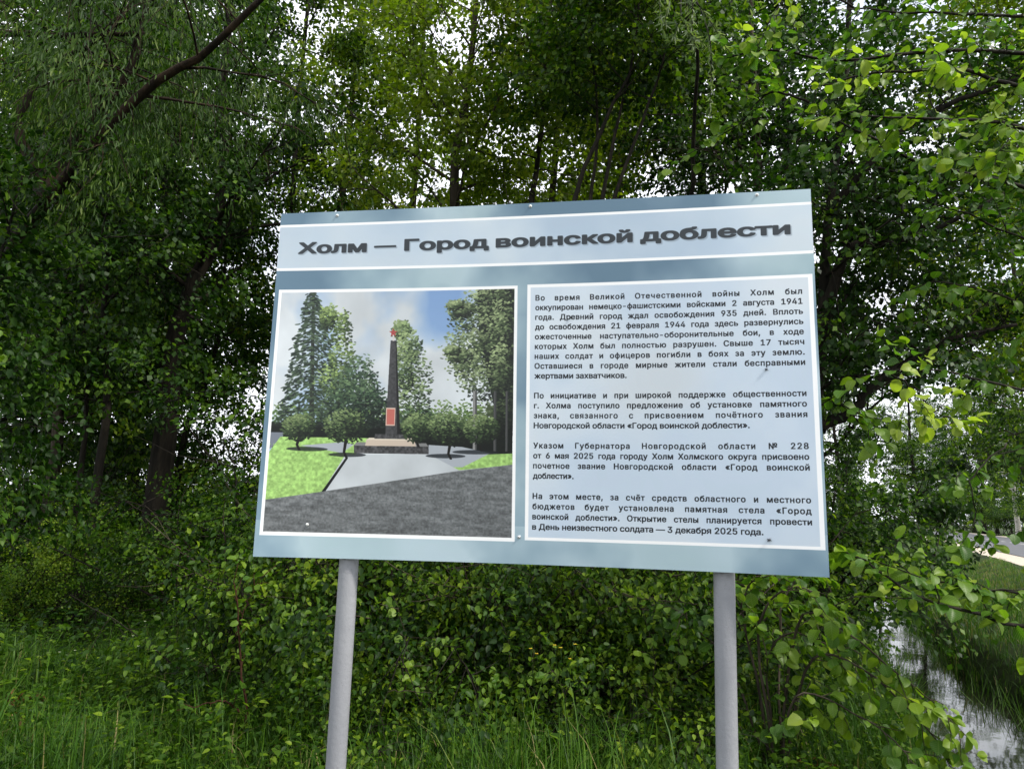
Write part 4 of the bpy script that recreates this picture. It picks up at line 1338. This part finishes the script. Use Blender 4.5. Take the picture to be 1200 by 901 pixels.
def bough_plant(name, label, cat, base, boughs, seed, nsub, sub_len, step, size, barkm='bark', trunk=None, tint=(0.5, 0.25), max_obj=300, leafm='leaf_lime', droop=0.4, wood=0.010, group=None):
    """boughs: control polylines; twigs leave them alternately, leaves sit alternately along the twigs"""
    rng = np.random.default_rng(seed)
    base = np.array(base, float)
    root = empty(name, tuple(base)); tag(root, label, cat, group)
    if trunk is not None:
        mb = MB(); tr = spline(np.array(trunk) - base, 14); mb.tube(tr, np.linspace(0.07, 0.03, 14), 9); mb.build('trunk', MAT[barkm], root, True)
    LP, LD, LN, LS, LT = [], [], [], [], []
    tw = MB(); 
    for bi, bctl in enumerate(boughs):
        ctrl_, bt, w_, dens = bctl
        ctrl_ = [np.array(q) for q in ctrl_]
        if trunk is not None and (ctrl_[0][0] / ctrl_[0][1] > .77):      # bough leaves the trunk outside the view
            tr0 = spline(np.array(trunk), 30); zt = min(ctrl_[0][2] - .25, tr0[-1][2]); ctrl_ = [tr0[int(np.argmin(abs(tr0[:, 2] - zt)))]] + ctrl_
        P = spline(np.array(ctrl_), 20) + rng.normal(0, .006, (20, 3))
        mb = MB(); mb.tube(P - base, np.linspace(w_, w_ * .2, 20), 6); mb.build('bough', MAT[barkm], root, True)
        twigs = [(P[4:], 0.5)]
        for k in range(int(nsub * dens)):
            t = 0.12 + 0.86 * (k + rng.uniform(0, .9)) / (nsub * dens)
            p, d = along(P, min(t, .99))
            side = unit(np.cross(d, rand_unit(rng, 1)[0]))
            d2 = unit(d * .7 + side * .75 + np.array([0, 0, -0.05]))
            Q = wander(rng, p, d2, sub_len * rng.uniform(.4, 1.1) * (1.1 - .5 * t), 7, .12, -0.05 * droop)
            tw.tube(Q - base, np.linspace(.0035, .0012, 7), 4, False)
            twigs.append((Q, 1.0))
        for Q, dn in twigs:
            L = np.linalg.norm(np.diff(Q, axis=0), axis=1).sum()
            m = max(2, int(L / step * dn))
            for i in range(m):
                p, d = along(Q, min(.999, (i + rng.uniform(.2, .8)) / m))
                side = unit(np.cross(d, np.array([0, 0, 1.0]))) * (1 if i % 2 else -1)
                dd = unit(d * .55 + side * .75 + rng.normal(0, .35, 3) + np.array([0, 0, -droop]))
                nn = unit(np.array([0, -0.25, 1.0]) + rng.normal(0, .45, 3))
                LP.append(p + dd * .008); LD.append(dd); LN.append(nn)
                LS.append(size * rng.uniform(.38, 1.2)); LT.append(bt + rng.normal(0, tint[1] * .6))
            p, d = Q[-1], unit(Q[-1] - Q[-2])
            for q in range(2):
                LP.append(p); LD.append(unit(d + rng.normal(0, .3, 3))); LN.append(unit(np.array([0, -.3, 1.0]) + rng.normal(0, .4, 3))); LS.append(size * rng.uniform(.5, 1)); LT.append(bt + .15)
    if tw.n: tag(tw.build('twigs', MAT[barkm], root, True), kind='stuff')
    LP, LD, LN, LS, LT = map(np.array, (LP, LD, LN, LS, LT))
    # the ones that show largest become single leaves
    d = LP - np.array([0, 0, CAMZ]); depth = d @ _f
    sx = CX + FPX * (d @ _R) / np.maximum(depth, .1); sy = CY - FPX * (d @ _U) / np.maximum(depth, .1)
    vis = (sx > -10) & (sx < 1210) & (sy > -10) & (sy < 910) & (depth > .3)
    score = np.where(vis, LS / np.maximum(depth, .3), 0)
    o = np.argsort(-score); sel = o[:max_obj]; sel = sel[score[sel] > 0]
    rest = np.setdiff1d(np.arange(len(LP)), sel)
    tv = np.array([0.15, 0.3, 0.42, 0.55, 0.7, 0.92])
    pick = []
    for t in LT[sel]:
        j = int(np.argmin(abs(tv - np.clip(t, 0, 1)))); ks = [i for i in range(18) if i % 6 == j]; pick.append(ks[int(rng.integers(0, len(ks)))])
    leaf_objects(root, LP[sel], LD[sel], LN[sel], LS[sel], pick, base)
    if len(rest):
        me = leaves('foliage', LP[rest] - base, LD[rest], LN[rest], LS[rest], LT[rest], MAT[leafm], RT[0], True, uv=True)
        f = link('foliage', me, root); tag(f, kind='stuff')
    return root


hz = np.array([4.4, 4.6, gz(4.4, 4.6)])
bough_plant('hazel_tree', 'hazel with large round lime green leaves on boughs hanging in from the upper right', 'tree', hz,
            [(ctrl([(1290, 40, 4.6), (1180, 20, 4.4), (1080, 15, 4.3), (980, 10, 4.3)]), .45, .018, 1.1),
             (ctrl([(1300, 130, 4.4), (1190, 100, 4.2), (1120, 82, 4.1), (1040, 85, 4.1), (960, 100, 4.2)]), .72, .020, 1.4),
             (ctrl([(1300, 190, 4.3), (1200, 150, 4.1), (1130, 140, 4.0), (1060, 140, 4.0), (985, 130, 4.1)]), .62, .018, 1.3),
             (ctrl([(1310, 90, 4.9), (1130, 60, 4.8), (1000, 70, 4.8), (900, 60, 4.9), (850, 70, 5.0)]), .35, .020, 1.5),
             (ctrl([(1000, 10, 4.8), (940, -20, 4.8), (900, 30, 4.7), (885, 70, 4.6)]), .7, .008, .5),
             (ctrl([(1300, 260, 4.8), (1180, 215, 4.8), (1080, 190, 4.8), (1000, 150, 4.8), (940, 130, 4.9)]), .35, .020, 1.3),
             (ctrl([(950, 120, 4.9), (900, 110, 5.0), (860, 150, 5.0), (790, 190, 5.1)]), .42, .010, .7),
             (ctrl([(1310, 330, 4.6), (1220, 290, 4.7), (1130, 250, 4.8), (1060, 230, 4.9)]), .38, .014, .9),
             (ctrl([(1310, 240, 4.2), (1240, 200, 4.2), (1180, 170, 4.1), (1165, 200, 4.0)]), .6, .010, .9)],
            71, 17, .42, .036, .078, trunk=[hz, hz + (0.1, -.1, 1.2), hz + (0.0, -.1, 2.6), hz + (-.2, -.1, 4.2)])
ha = np.array([3.9, 5.3, gz(3.9, 5.3)])
bough_plant('alder_tree', 'alder with drooping pale lime leaves right of the board and a low bough over water', 'tree', ha,
            [(ctrl([(1330, 520, 4.6), (1230, 470, 4.6), (1130, 440, 4.4), (1060, 432, 4.2), (1000, 445, 4.2)]), .5, .012, .6),
             (ctrl([(1040, 436, 4.2), (1072, 455, 4.1), (1092, 480, 4.1), (1120, 500, 4.1)]), .88, .006, .55),
             (ctrl([(1000, 445, 4.2), (985, 470, 4.2), (1010, 495, 4.2), (1040, 520, 4.2)]), .45, .006, .5),
             (ctrl([(1340, 790, 4.6), (1220, 742, 4.3), (1140, 718, 4.1), (1080, 702, 4.0), (1030, 668, 4.0), (990, 645, 4.0)]), .5, .016, .8),
             (ctrl([(1340, 740, 4.5), (1230, 702, 4.3), (1150, 690, 4.2), (1090, 680, 4.2), (1020, 655, 4.2)]), .58, .012, 1.1),
             (ctrl([(1340, 700, 4.5), (1250, 690, 4.4), (1170, 692, 4.2), (1120, 690, 4.1)]), .62, .008, .6),
             (ctrl([(1340, 560, 4.8), (1240, 520, 4.8), (1150, 540, 4.6), (1110, 570, 4.5)]), .35, .008, .6),
             (ctrl([(1330, 420, 4.9), (1230, 370, 4.9), (1150, 340, 4.9), (1090, 330, 4.9), (1050, 350, 4.9)]), .42, .012, .8),
             (ctrl([(1180, 520, 4.6), (1140, 560, 4.4), (1150, 610, 4.3), (1165, 640, 4.3)]), .4, .006, .4)],
            72, 13, .36, .036, .078, trunk=[ha, ha + (.1, 0, .8), ha + (0.1, 0, 1.8), ha + (0, 0, 3.0)])
hb = gpos(905, 4.6)
bough_plant('hazel_bush', 'round leaved hazel bush arching down to the water at the lower right', 'bush', hb,
            [([hb] + ctrl([(890, 760, 4.5), (905, 700, 4.4), (945, 690, 4.3), (980, 715, 4.2)]), .5, .010, .8),
             ([hb] + ctrl([(930, 740, 4.5), (970, 725, 4.4), (1030, 770, 4.3), (1085, 815, 4.2), (1130, 860, 4.1)]), .6, .010, 1.3),
             ([hb] + ctrl([(940, 790, 4.5), (985, 770, 4.4), (1050, 815, 4.3), (1100, 870, 4.2), (1120, 910, 4.1)]), .62, .010, 1.3),
             ([hb] + ctrl([(900, 780, 4.6), (930, 740, 4.6), (985, 765, 4.5), (1030, 800, 4.5)]), .45, .008, .8),
             ([hb] + ctrl([(880, 770, 4.7), (870, 700, 4.7), (900, 675, 4.6), (940, 690, 4.5)]), .45, .010, .9),
             ([hb] + ctrl([(860, 790, 4.7), (820, 740, 4.7), (800, 720, 4.7), (790, 750, 4.6)]), .4, .008, .8),
             ([hb] + ctrl([(930, 820, 4.4), (990, 830, 4.3), (1050, 870, 4.2), (1075, 905, 4.1)]), .6, .008, 1.0),
             ([hb] + ctrl([(915, 740, 4.8), (925, 690, 4.9), (950, 670, 5.0), (975, 680, 5.0)]), .4, .008, .7)],
            73, 11, .34, .036, .074, barkm='bark_grey')
# willow twigs with pale narrow leaves hanging in at the top
rngw = np.random.default_rng(81)
gw = gpos(800, 9)


def silver():
    root = empty('silver_willow', tuple(gw)); tag(root, 'slender willow with pale silvery hanging twigs above the right half of the board', 'tree')
    mb = MB(); tr = spline([gw] + ctrl([(800, 400, 8.5), (812, 200, 7.5), (815, 60, 6.5), (790, -60, 5.6)]), 18) - gw
    mb.tube(tr + rngw.normal(0, .03, tr.shape), np.linspace(.034, .012, 18), 7); mb.build('trunk', MAT['bark'], root, True)
    tw = MB(); LP = []; LD = []
    for (a, b, Y) in [(785, 30, 5.2), (800, 40, 5.2), (770, 10, 5.3), (815, 100, 5.4), (800, 120, 5.4), (825, 60, 5.3), (750, 0, 5.5), (840, 20, 5.5), (805, 90, 5.3), (795, 60, 5.1), (830, 140, 5.6), (760, 50, 5.6)]:
        p0 = at(a + rngw.normal(0, 12), b - 100, Y)
        Q = wander(rngw, p0, (rngw.normal(0, .3), rngw.normal(0, .2), -1), .55 * Y / 5.3 + .1, 9, .09, 0)
        Q2 = np.vstack([tr[-3] + gw, (tr[-3] + gw + Q[0]) / 2 + (0, 0, .15), Q])
        tw.tube(spline(Q2, 14) - gw, np.linspace(.006, .0015, 14), 4, False)
        for i in range(60):
            p, d = along(Q, rngw.uniform(0, .999)); LP.append(p); LD.append(unit(d * .6 + rngw.normal(0, .6, 3)))
    tag(tw.build('twigs', MAT['bark'], root), kind='stuff')
    LP = np.array(LP); LD = np.array(LD); n = len(LP)
    f = link('foliage', leaves('foliage', LP - gw, LD, unit(rngw.normal(0, .6, (n, 3)) + (0, -.4, 1)), rngw.uniform(.045, .085, n), rngw.uniform(.2, .9, n), MAT['leaf_silver'], T_narrow(), wid=1.3), root)
    tag(f, kind='stuff')


silver()
# young sapling with a red-brown stem at the lower left, leaves in pairs
hs_ = gpos(286, 4.9)
bough_plant('sapling', 'thin sapling with red brown stem and few leaves at the lower left', 'sapling', hs_,
            [([hs_] + ctrl([(287, 850, 4.85), (284, 800, 4.8), (279, 740, 4.75), (276, 690, 4.7), (277, 655, 4.7)]), .45, .010, .5),
             (ctrl([(283, 835, 4.85), (262, 822, 4.8), (240, 826, 4.7), (205, 832, 4.6)]), .3, .007, .3),
             (ctrl([(278, 745, 4.75), (292, 700, 4.8), (310, 672, 4.85)]), .5, .004, .6)],
            74, 12, .22, .05, .055, barkm='bark_red', max_obj=60)

# ------------------------------------------------------------------ grass and herbs
def in_ditch(x, y, m=1.25):
    u, v = uv_of(x, y)
    return (abs(v - ditch_c(u)) < ditch_w(u) * m) & (u > 4.6)


def grass(name, n, y0, y1, hmin, hmax, seed, wdt=0.007, margin=0.95, cond=None, tintc=.45, bank=False):
    rng = np.random.default_rng(seed)
    y = np.sqrt(rng.uniform(y0 ** 2, y1 ** 2, n)); x = y * rng.uniform(-margin, margin, n)
    # tufts
    tx = rng.uniform(-margin * y1, margin * y1, 1500); ty = rng.uniform(y0, y1, 1500)
    k = rng.random(n) < .45
    idx = rng.integers(0, 1500, n)
    x = np.where(k, tx[idx] + rng.normal(0, .05, n), x); y = np.where(k, ty[idx] + rng.normal(0, .05, n), y)
    if bank:
        u_ = rng.uniform(5, y1, n) ** 1.0; v_ = np.where(rng.random(n) < .55, rng.uniform(.2, 2.35, n), rng.uniform(-1.8, .4, n))
        x = u_ * DX + v_ * DY; y = u_ * DY - v_ * DX
    ok = ~in_ditch(x, y, 1.08) & (abs(x) < y * margin + .2) & (uv_of(x, y)[1] < 2.9)
    if cond is not None: ok &= cond(x, y)
    x, y = x[ok], y[ok]; n = len(x)
    clump = 0.75 + .35 * np.sin(x * 2.1 + 1) * np.cos(y * 1.7)
    h = rng.uniform(hmin, hmax, n) * clump * (1 + .25 * rng.normal(0, 1, n)); h = np.clip(h, .08, 1.3)
    az = rng.uniform(0, 6.28, n); bend = rng.uniform(.05, 1.0, n) ** 1.2 * h
    z = ground_z(x, y)
    w = wdt * rng.uniform(.4, 1.1, n) * np.where(rng.random(n) < .12, 1.9, 1)
    bx, by = np.cos(az), np.sin(az)
    px_, py_ = -by, bx
    V = np.zeros((n, 7, 3))
    for i, (t, ww) in enumerate(((0, 1.0), (.4, .9), (.75, .6))):
        cx_ = x + bx * bend * t * t; cy_ = y + by * bend * t * t; cz = z + h * t * (1 - .18 * t * (bend / h))
        V[:, i * 2] = np.stack([cx_ - px_ * w * ww / 2, cy_ - py_ * w * ww / 2, cz], -1)
        V[:, i * 2 + 1] = np.stack([cx_ + px_ * w * ww / 2, cy_ + py_ * w * ww / 2, cz], -1)
    V[:, 6] = np.stack([x + bx * bend, y + by * bend, z + h * (1 - .3 * bend / h)], -1)
    o = (np.arange(n) * 7)[:, None, None]
    q = (np.array([[0, 1, 3, 2], [2, 3, 5, 4]])[None] + o).reshape(-1, 4); t = (np.array([[4, 5, 6]])[None] + o).reshape(-1, 3)
    tint = np.repeat(np.clip(tintc + .18 * np.sin(x * 2.7 + y) * np.sin(y * 3.1 - x) + rng.normal(0, .24, n) + (rng.random(n) < .03) * .5, 0, 1), 7)
    ob = link(name, mesh_np(name, V.reshape(-1, 3), [q, t], MAT['grass'], False, {'tint': tint}))
    return ob


def thin_middle(x, y):
    p = 600 + x / y * 870
    return (np.random.default_rng(7).random(len(x)) < np.where((p > 410) & (p < 850), 1.0, 1.0))


tag(grass('grass', 78000, 3.6, 7.5, .22, .62, 91, cond=thin_middle), 'tall green grass growing in front of the shrubs', 'grass', kind='stuff')
tag(grass('bank_grass', 34000, 7.0, 34, .08, .22, 92, .009, .8, None, .7, True), 'rank grass on the banks of the ditch', 'grass', kind='stuff')
tag(grass('wood_grass', 16000, 7.5, 16, .2, .5, 93, .011, .8), 'thin grass on the floor of the wood', 'grass', kind='stuff')


def water_reeds():
    rng = np.random.default_rng(94)
    us = rng.uniform(9, 22, 600); s = rng.choice([-1, 1], 600, p=[.35, .65])
    v = ditch_c(us) + s * ditch_w(us) * rng.uniform(.6, 1.25, 600)
    x = us * DX + v * DY; y = us * DY - v * DX
    n = len(x); h = rng.uniform(.1, .4, n); az = rng.uniform(0, 6.28, n); b = rng.uniform(.02, .3, n)
    V = np.zeros((n, 3, 3)); w = .006 * (1 + us / 20)
    V[:, 0] = np.stack([x - w / 2, y, np.full(n, WATER_Z - .03)], -1); V[:, 1] = np.stack([x + w / 2, y, np.full(n, WATER_Z - .03)], -1)
    V[:, 2] = np.stack([x + np.cos(az) * b, y + np.sin(az) * b, WATER_Z + h], -1)
    ob = link('reeds', mesh_np('reeds', V.reshape(-1, 3), np.arange(n * 3).reshape(-1, 3), MAT['grass'], False, {'tint': np.repeat(rng.uniform(.2, .8, n), 3)}))
    tag(ob, 'thin reeds and sedge standing in the ditch water', 'reeds', kind='stuff')


water_reeds()


def herbs(name, n, y0, y1, hmax, seed, size, leafm, label, tpl, x0=-.8, x1=.8):
    rng = np.random.default_rng(seed)
    m = n // 9
    y = np.sqrt(rng.uniform(y0 ** 2, y1 ** 2, m)); x = y * rng.uniform(x0, x1, m)
    ok = ~in_ditch(x, y, 1.5) & (uv_of(x, y)[1] < 2.6); x, y = x[ok], y[ok]; m = len(x)
    h = rng.uniform(.08, hmax, m)
    k = rng.integers(0, m, n)
    pos = np.stack([x[k] + rng.normal(0, .06, n), y[k] + rng.normal(0, .06, n), ground_z(x[k], y[k]) + h[k] * rng.uniform(.3, 1.0, n)], -1)
    az = rng.uniform(0, 6.28, n)
    d = unit(np.stack([np.cos(az), np.sin(az), rng.uniform(-.5, .3, n)], -1)); nr = unit(np.array([0, 0, 1.0]) + rng.normal(0, .35, (n, 3)))
    ob = link(name, leaves(name, pos, d, nr, size * rng.uniform(.6, 1.3, n), rng.normal(.5, .2, n), MAT[leafm], tpl))
    tag(ob, label, 'ground cover', kind='stuff')


herbs('ground_cover', 36000, 3.7, 8, .48, 95, .042, 'leaf_green', 'low broad leaved weeds growing among the grass', T_mid())
herbs('tall_weeds', 5000, 4.2, 6.6, .7, 97, .052, 'leaf_green', 'broad leaved weeds standing above the grass', T_mid(), -.75, .4)
herbs('nettles', 14000, 6.0, 16, .75, 96, .07, 'leaf_dark', 'nettles and weeds covering the floor of the wood', T_mid(), -.8, .35)

for i_, (px_, Y_, hz_, lab) in enumerate([(470, 4.9, 690, 'young hazel shoot with bright leaves right of the left post'), (655, 4.8, 780, 'small hazel shoot with pale leaves low in the middle'),
                                     (760, 4.9, 700, 'leafy hazel shoot left of the right post with hanging twigs'), (590, 5.1, 700, 'slender hazel shoot below the centre of the board')]):
    b_ = gpos(px_, Y_)
    bough_plant('hazel_shoot', lab, 'sapling', b_, [([b_] + ctrl([(px_ - 6, 860, Y_), (px_ + 8, (860 + hz_) / 2, Y_ - .05), (px_ - 12, hz_, Y_ - .1)]), .62, .006, .5),
                ([b_] + ctrl([(px_ + 6, 870, Y_), (px_ + 30, (870 + hz_) / 2 + 20, Y_ - .1), (px_ + 44, hz_ + 45, Y_ - .2)]), .5, .005, .45)], 740 + i_, 10, .26, .055, .062, barkm='bark_grey', max_obj=90)

# thin bare twigs reaching out of the shrubs
for (a, b, lab) in ((ctrl([(1072, 820, 4.6), (1010, 770, 4.6), (985, 745, 4.7), (945, 690, 4.8)]), .004, 'long bare grey twig arching out of the hazel bush to the water'),
                    (ctrl([(985, 742, 4.8), (975, 700, 4.9), (965, 672, 5.0)]), .003, 'short bare twig standing beside the arching one below the board corner'),
                    (ctrl([(690, 760, 5.2), (700, 720, 5.3), (712, 700, 5.4)]), .003, 'thin pale twig slanting up between the yellow flowers and the right post'),
                    (ctrl([(455, 808, 4.6), (480, 810, 4.6), (508, 812, 4.65)]), .003, 'pale dry twig lying across the brambles right of the left post')):
    mb = MB(); mb.tube(spline(a, 12) + rg.normal(0, .004, (12, 3)), np.linspace(b, b * .35, 12), 5)
    o = mb.build('dry_twig', MAT['bark_grey']); tag(o, lab, 'twig')

# small flowers in the grass
yel = simple('petal_yellow', (0.75, 0.55, 0.04), .5); wht = simple('petal_white', (0.36, 0.40, 0.26), .6)


def flower(px, py, Y, mat, r, cat, label, group):
    p = at(px, py, Y); g = np.array([p[0] + .03, p[1] + .02, gz(p[0], p[1])])
    root = empty('flower', tuple(g)); tag(root, label, cat, group)
    mb = MB(); mb.tube(spline([g, (g + p) / 2 + (.02, 0, .05), p], 8) - g, .0016, 4); mb.build('stem', MAT['grass'], root)
    for k in range(5):
        a = k * 1.2566
        e = np.array([math.cos(a), math.sin(a) * .7, .35]); s_ = np.array([-math.sin(a), math.cos(a), 0]) * .45
        mb = MB(); q = p - g
        mb.add([q, q + (e + s_) * r * .7, q + e * r * 1.1, q + (e - s_) * r * .7], q=[[0, 1, 2, 3]]); mb.build('petal', mat, root)


for i, (px, py) in enumerate([(650, 756), (657, 759), (674, 755), (622, 760), (629, 766), (668, 772)]):
    flower(px, py, 4.5 + .04 * i, yel, .012, 'flower', 'small yellow buttercup in the grass below the middle of the board', 'yellow buttercups')
for i, (px, py) in enumerate([(88, 762), (70, 764), (156, 745), (162, 757), (182, 762), (220, 760), (212, 690), (204, 700), (240, 688), (232, 705), (170, 728), (246, 720)]):
    flower(px, py, 5.0 + .06 * (i % 5), wht, .010, 'flower', 'small whitish flower head in the dark grass at the lower left', 'whitish flowers at the lower left')


# dead brown leaves on the ground
MAT['leaf_dead'] = leaf_mat('leaf_dead', [(0, (0.05, 0.018, 0.008)), (0.5, (0.11, 0.042, 0.016)), (1, (0.24, 0.11, 0.045))], trans=.15)


def dead_leaves(px, py_Y, r_, n, z, label, seed):
    rng = np.random.default_rng(seed); g = gpos(px, py_Y)
    pos = np.stack([rng.normal(0, r_, n), rng.normal(0, r_, n), rng.uniform(.02, z, n)], -1)
    d = rand_unit(rng, n); d[:, 2] *= .4
    o = link('dead_leaves', leaves('dead_leaves', pos, d, unit(rng.normal(0, .6, (n, 3)) + (0, -.3, 1)), rng.uniform(.03, .075, n), rng.uniform(0, 1, n), MAT['leaf_dead'], T_mid()))
    o.location = tuple(g); tag(o, label, 'dead leaves', kind='stuff')


dead_leaves(58, 5.25, .12, 190, .26, 'heap of reddish brown dead leaves in the grass at the lower left', 131)
dead_leaves(948, 4.75, .08, 120, .26, 'few brown dead leaves in the grass right of the right post', 132)
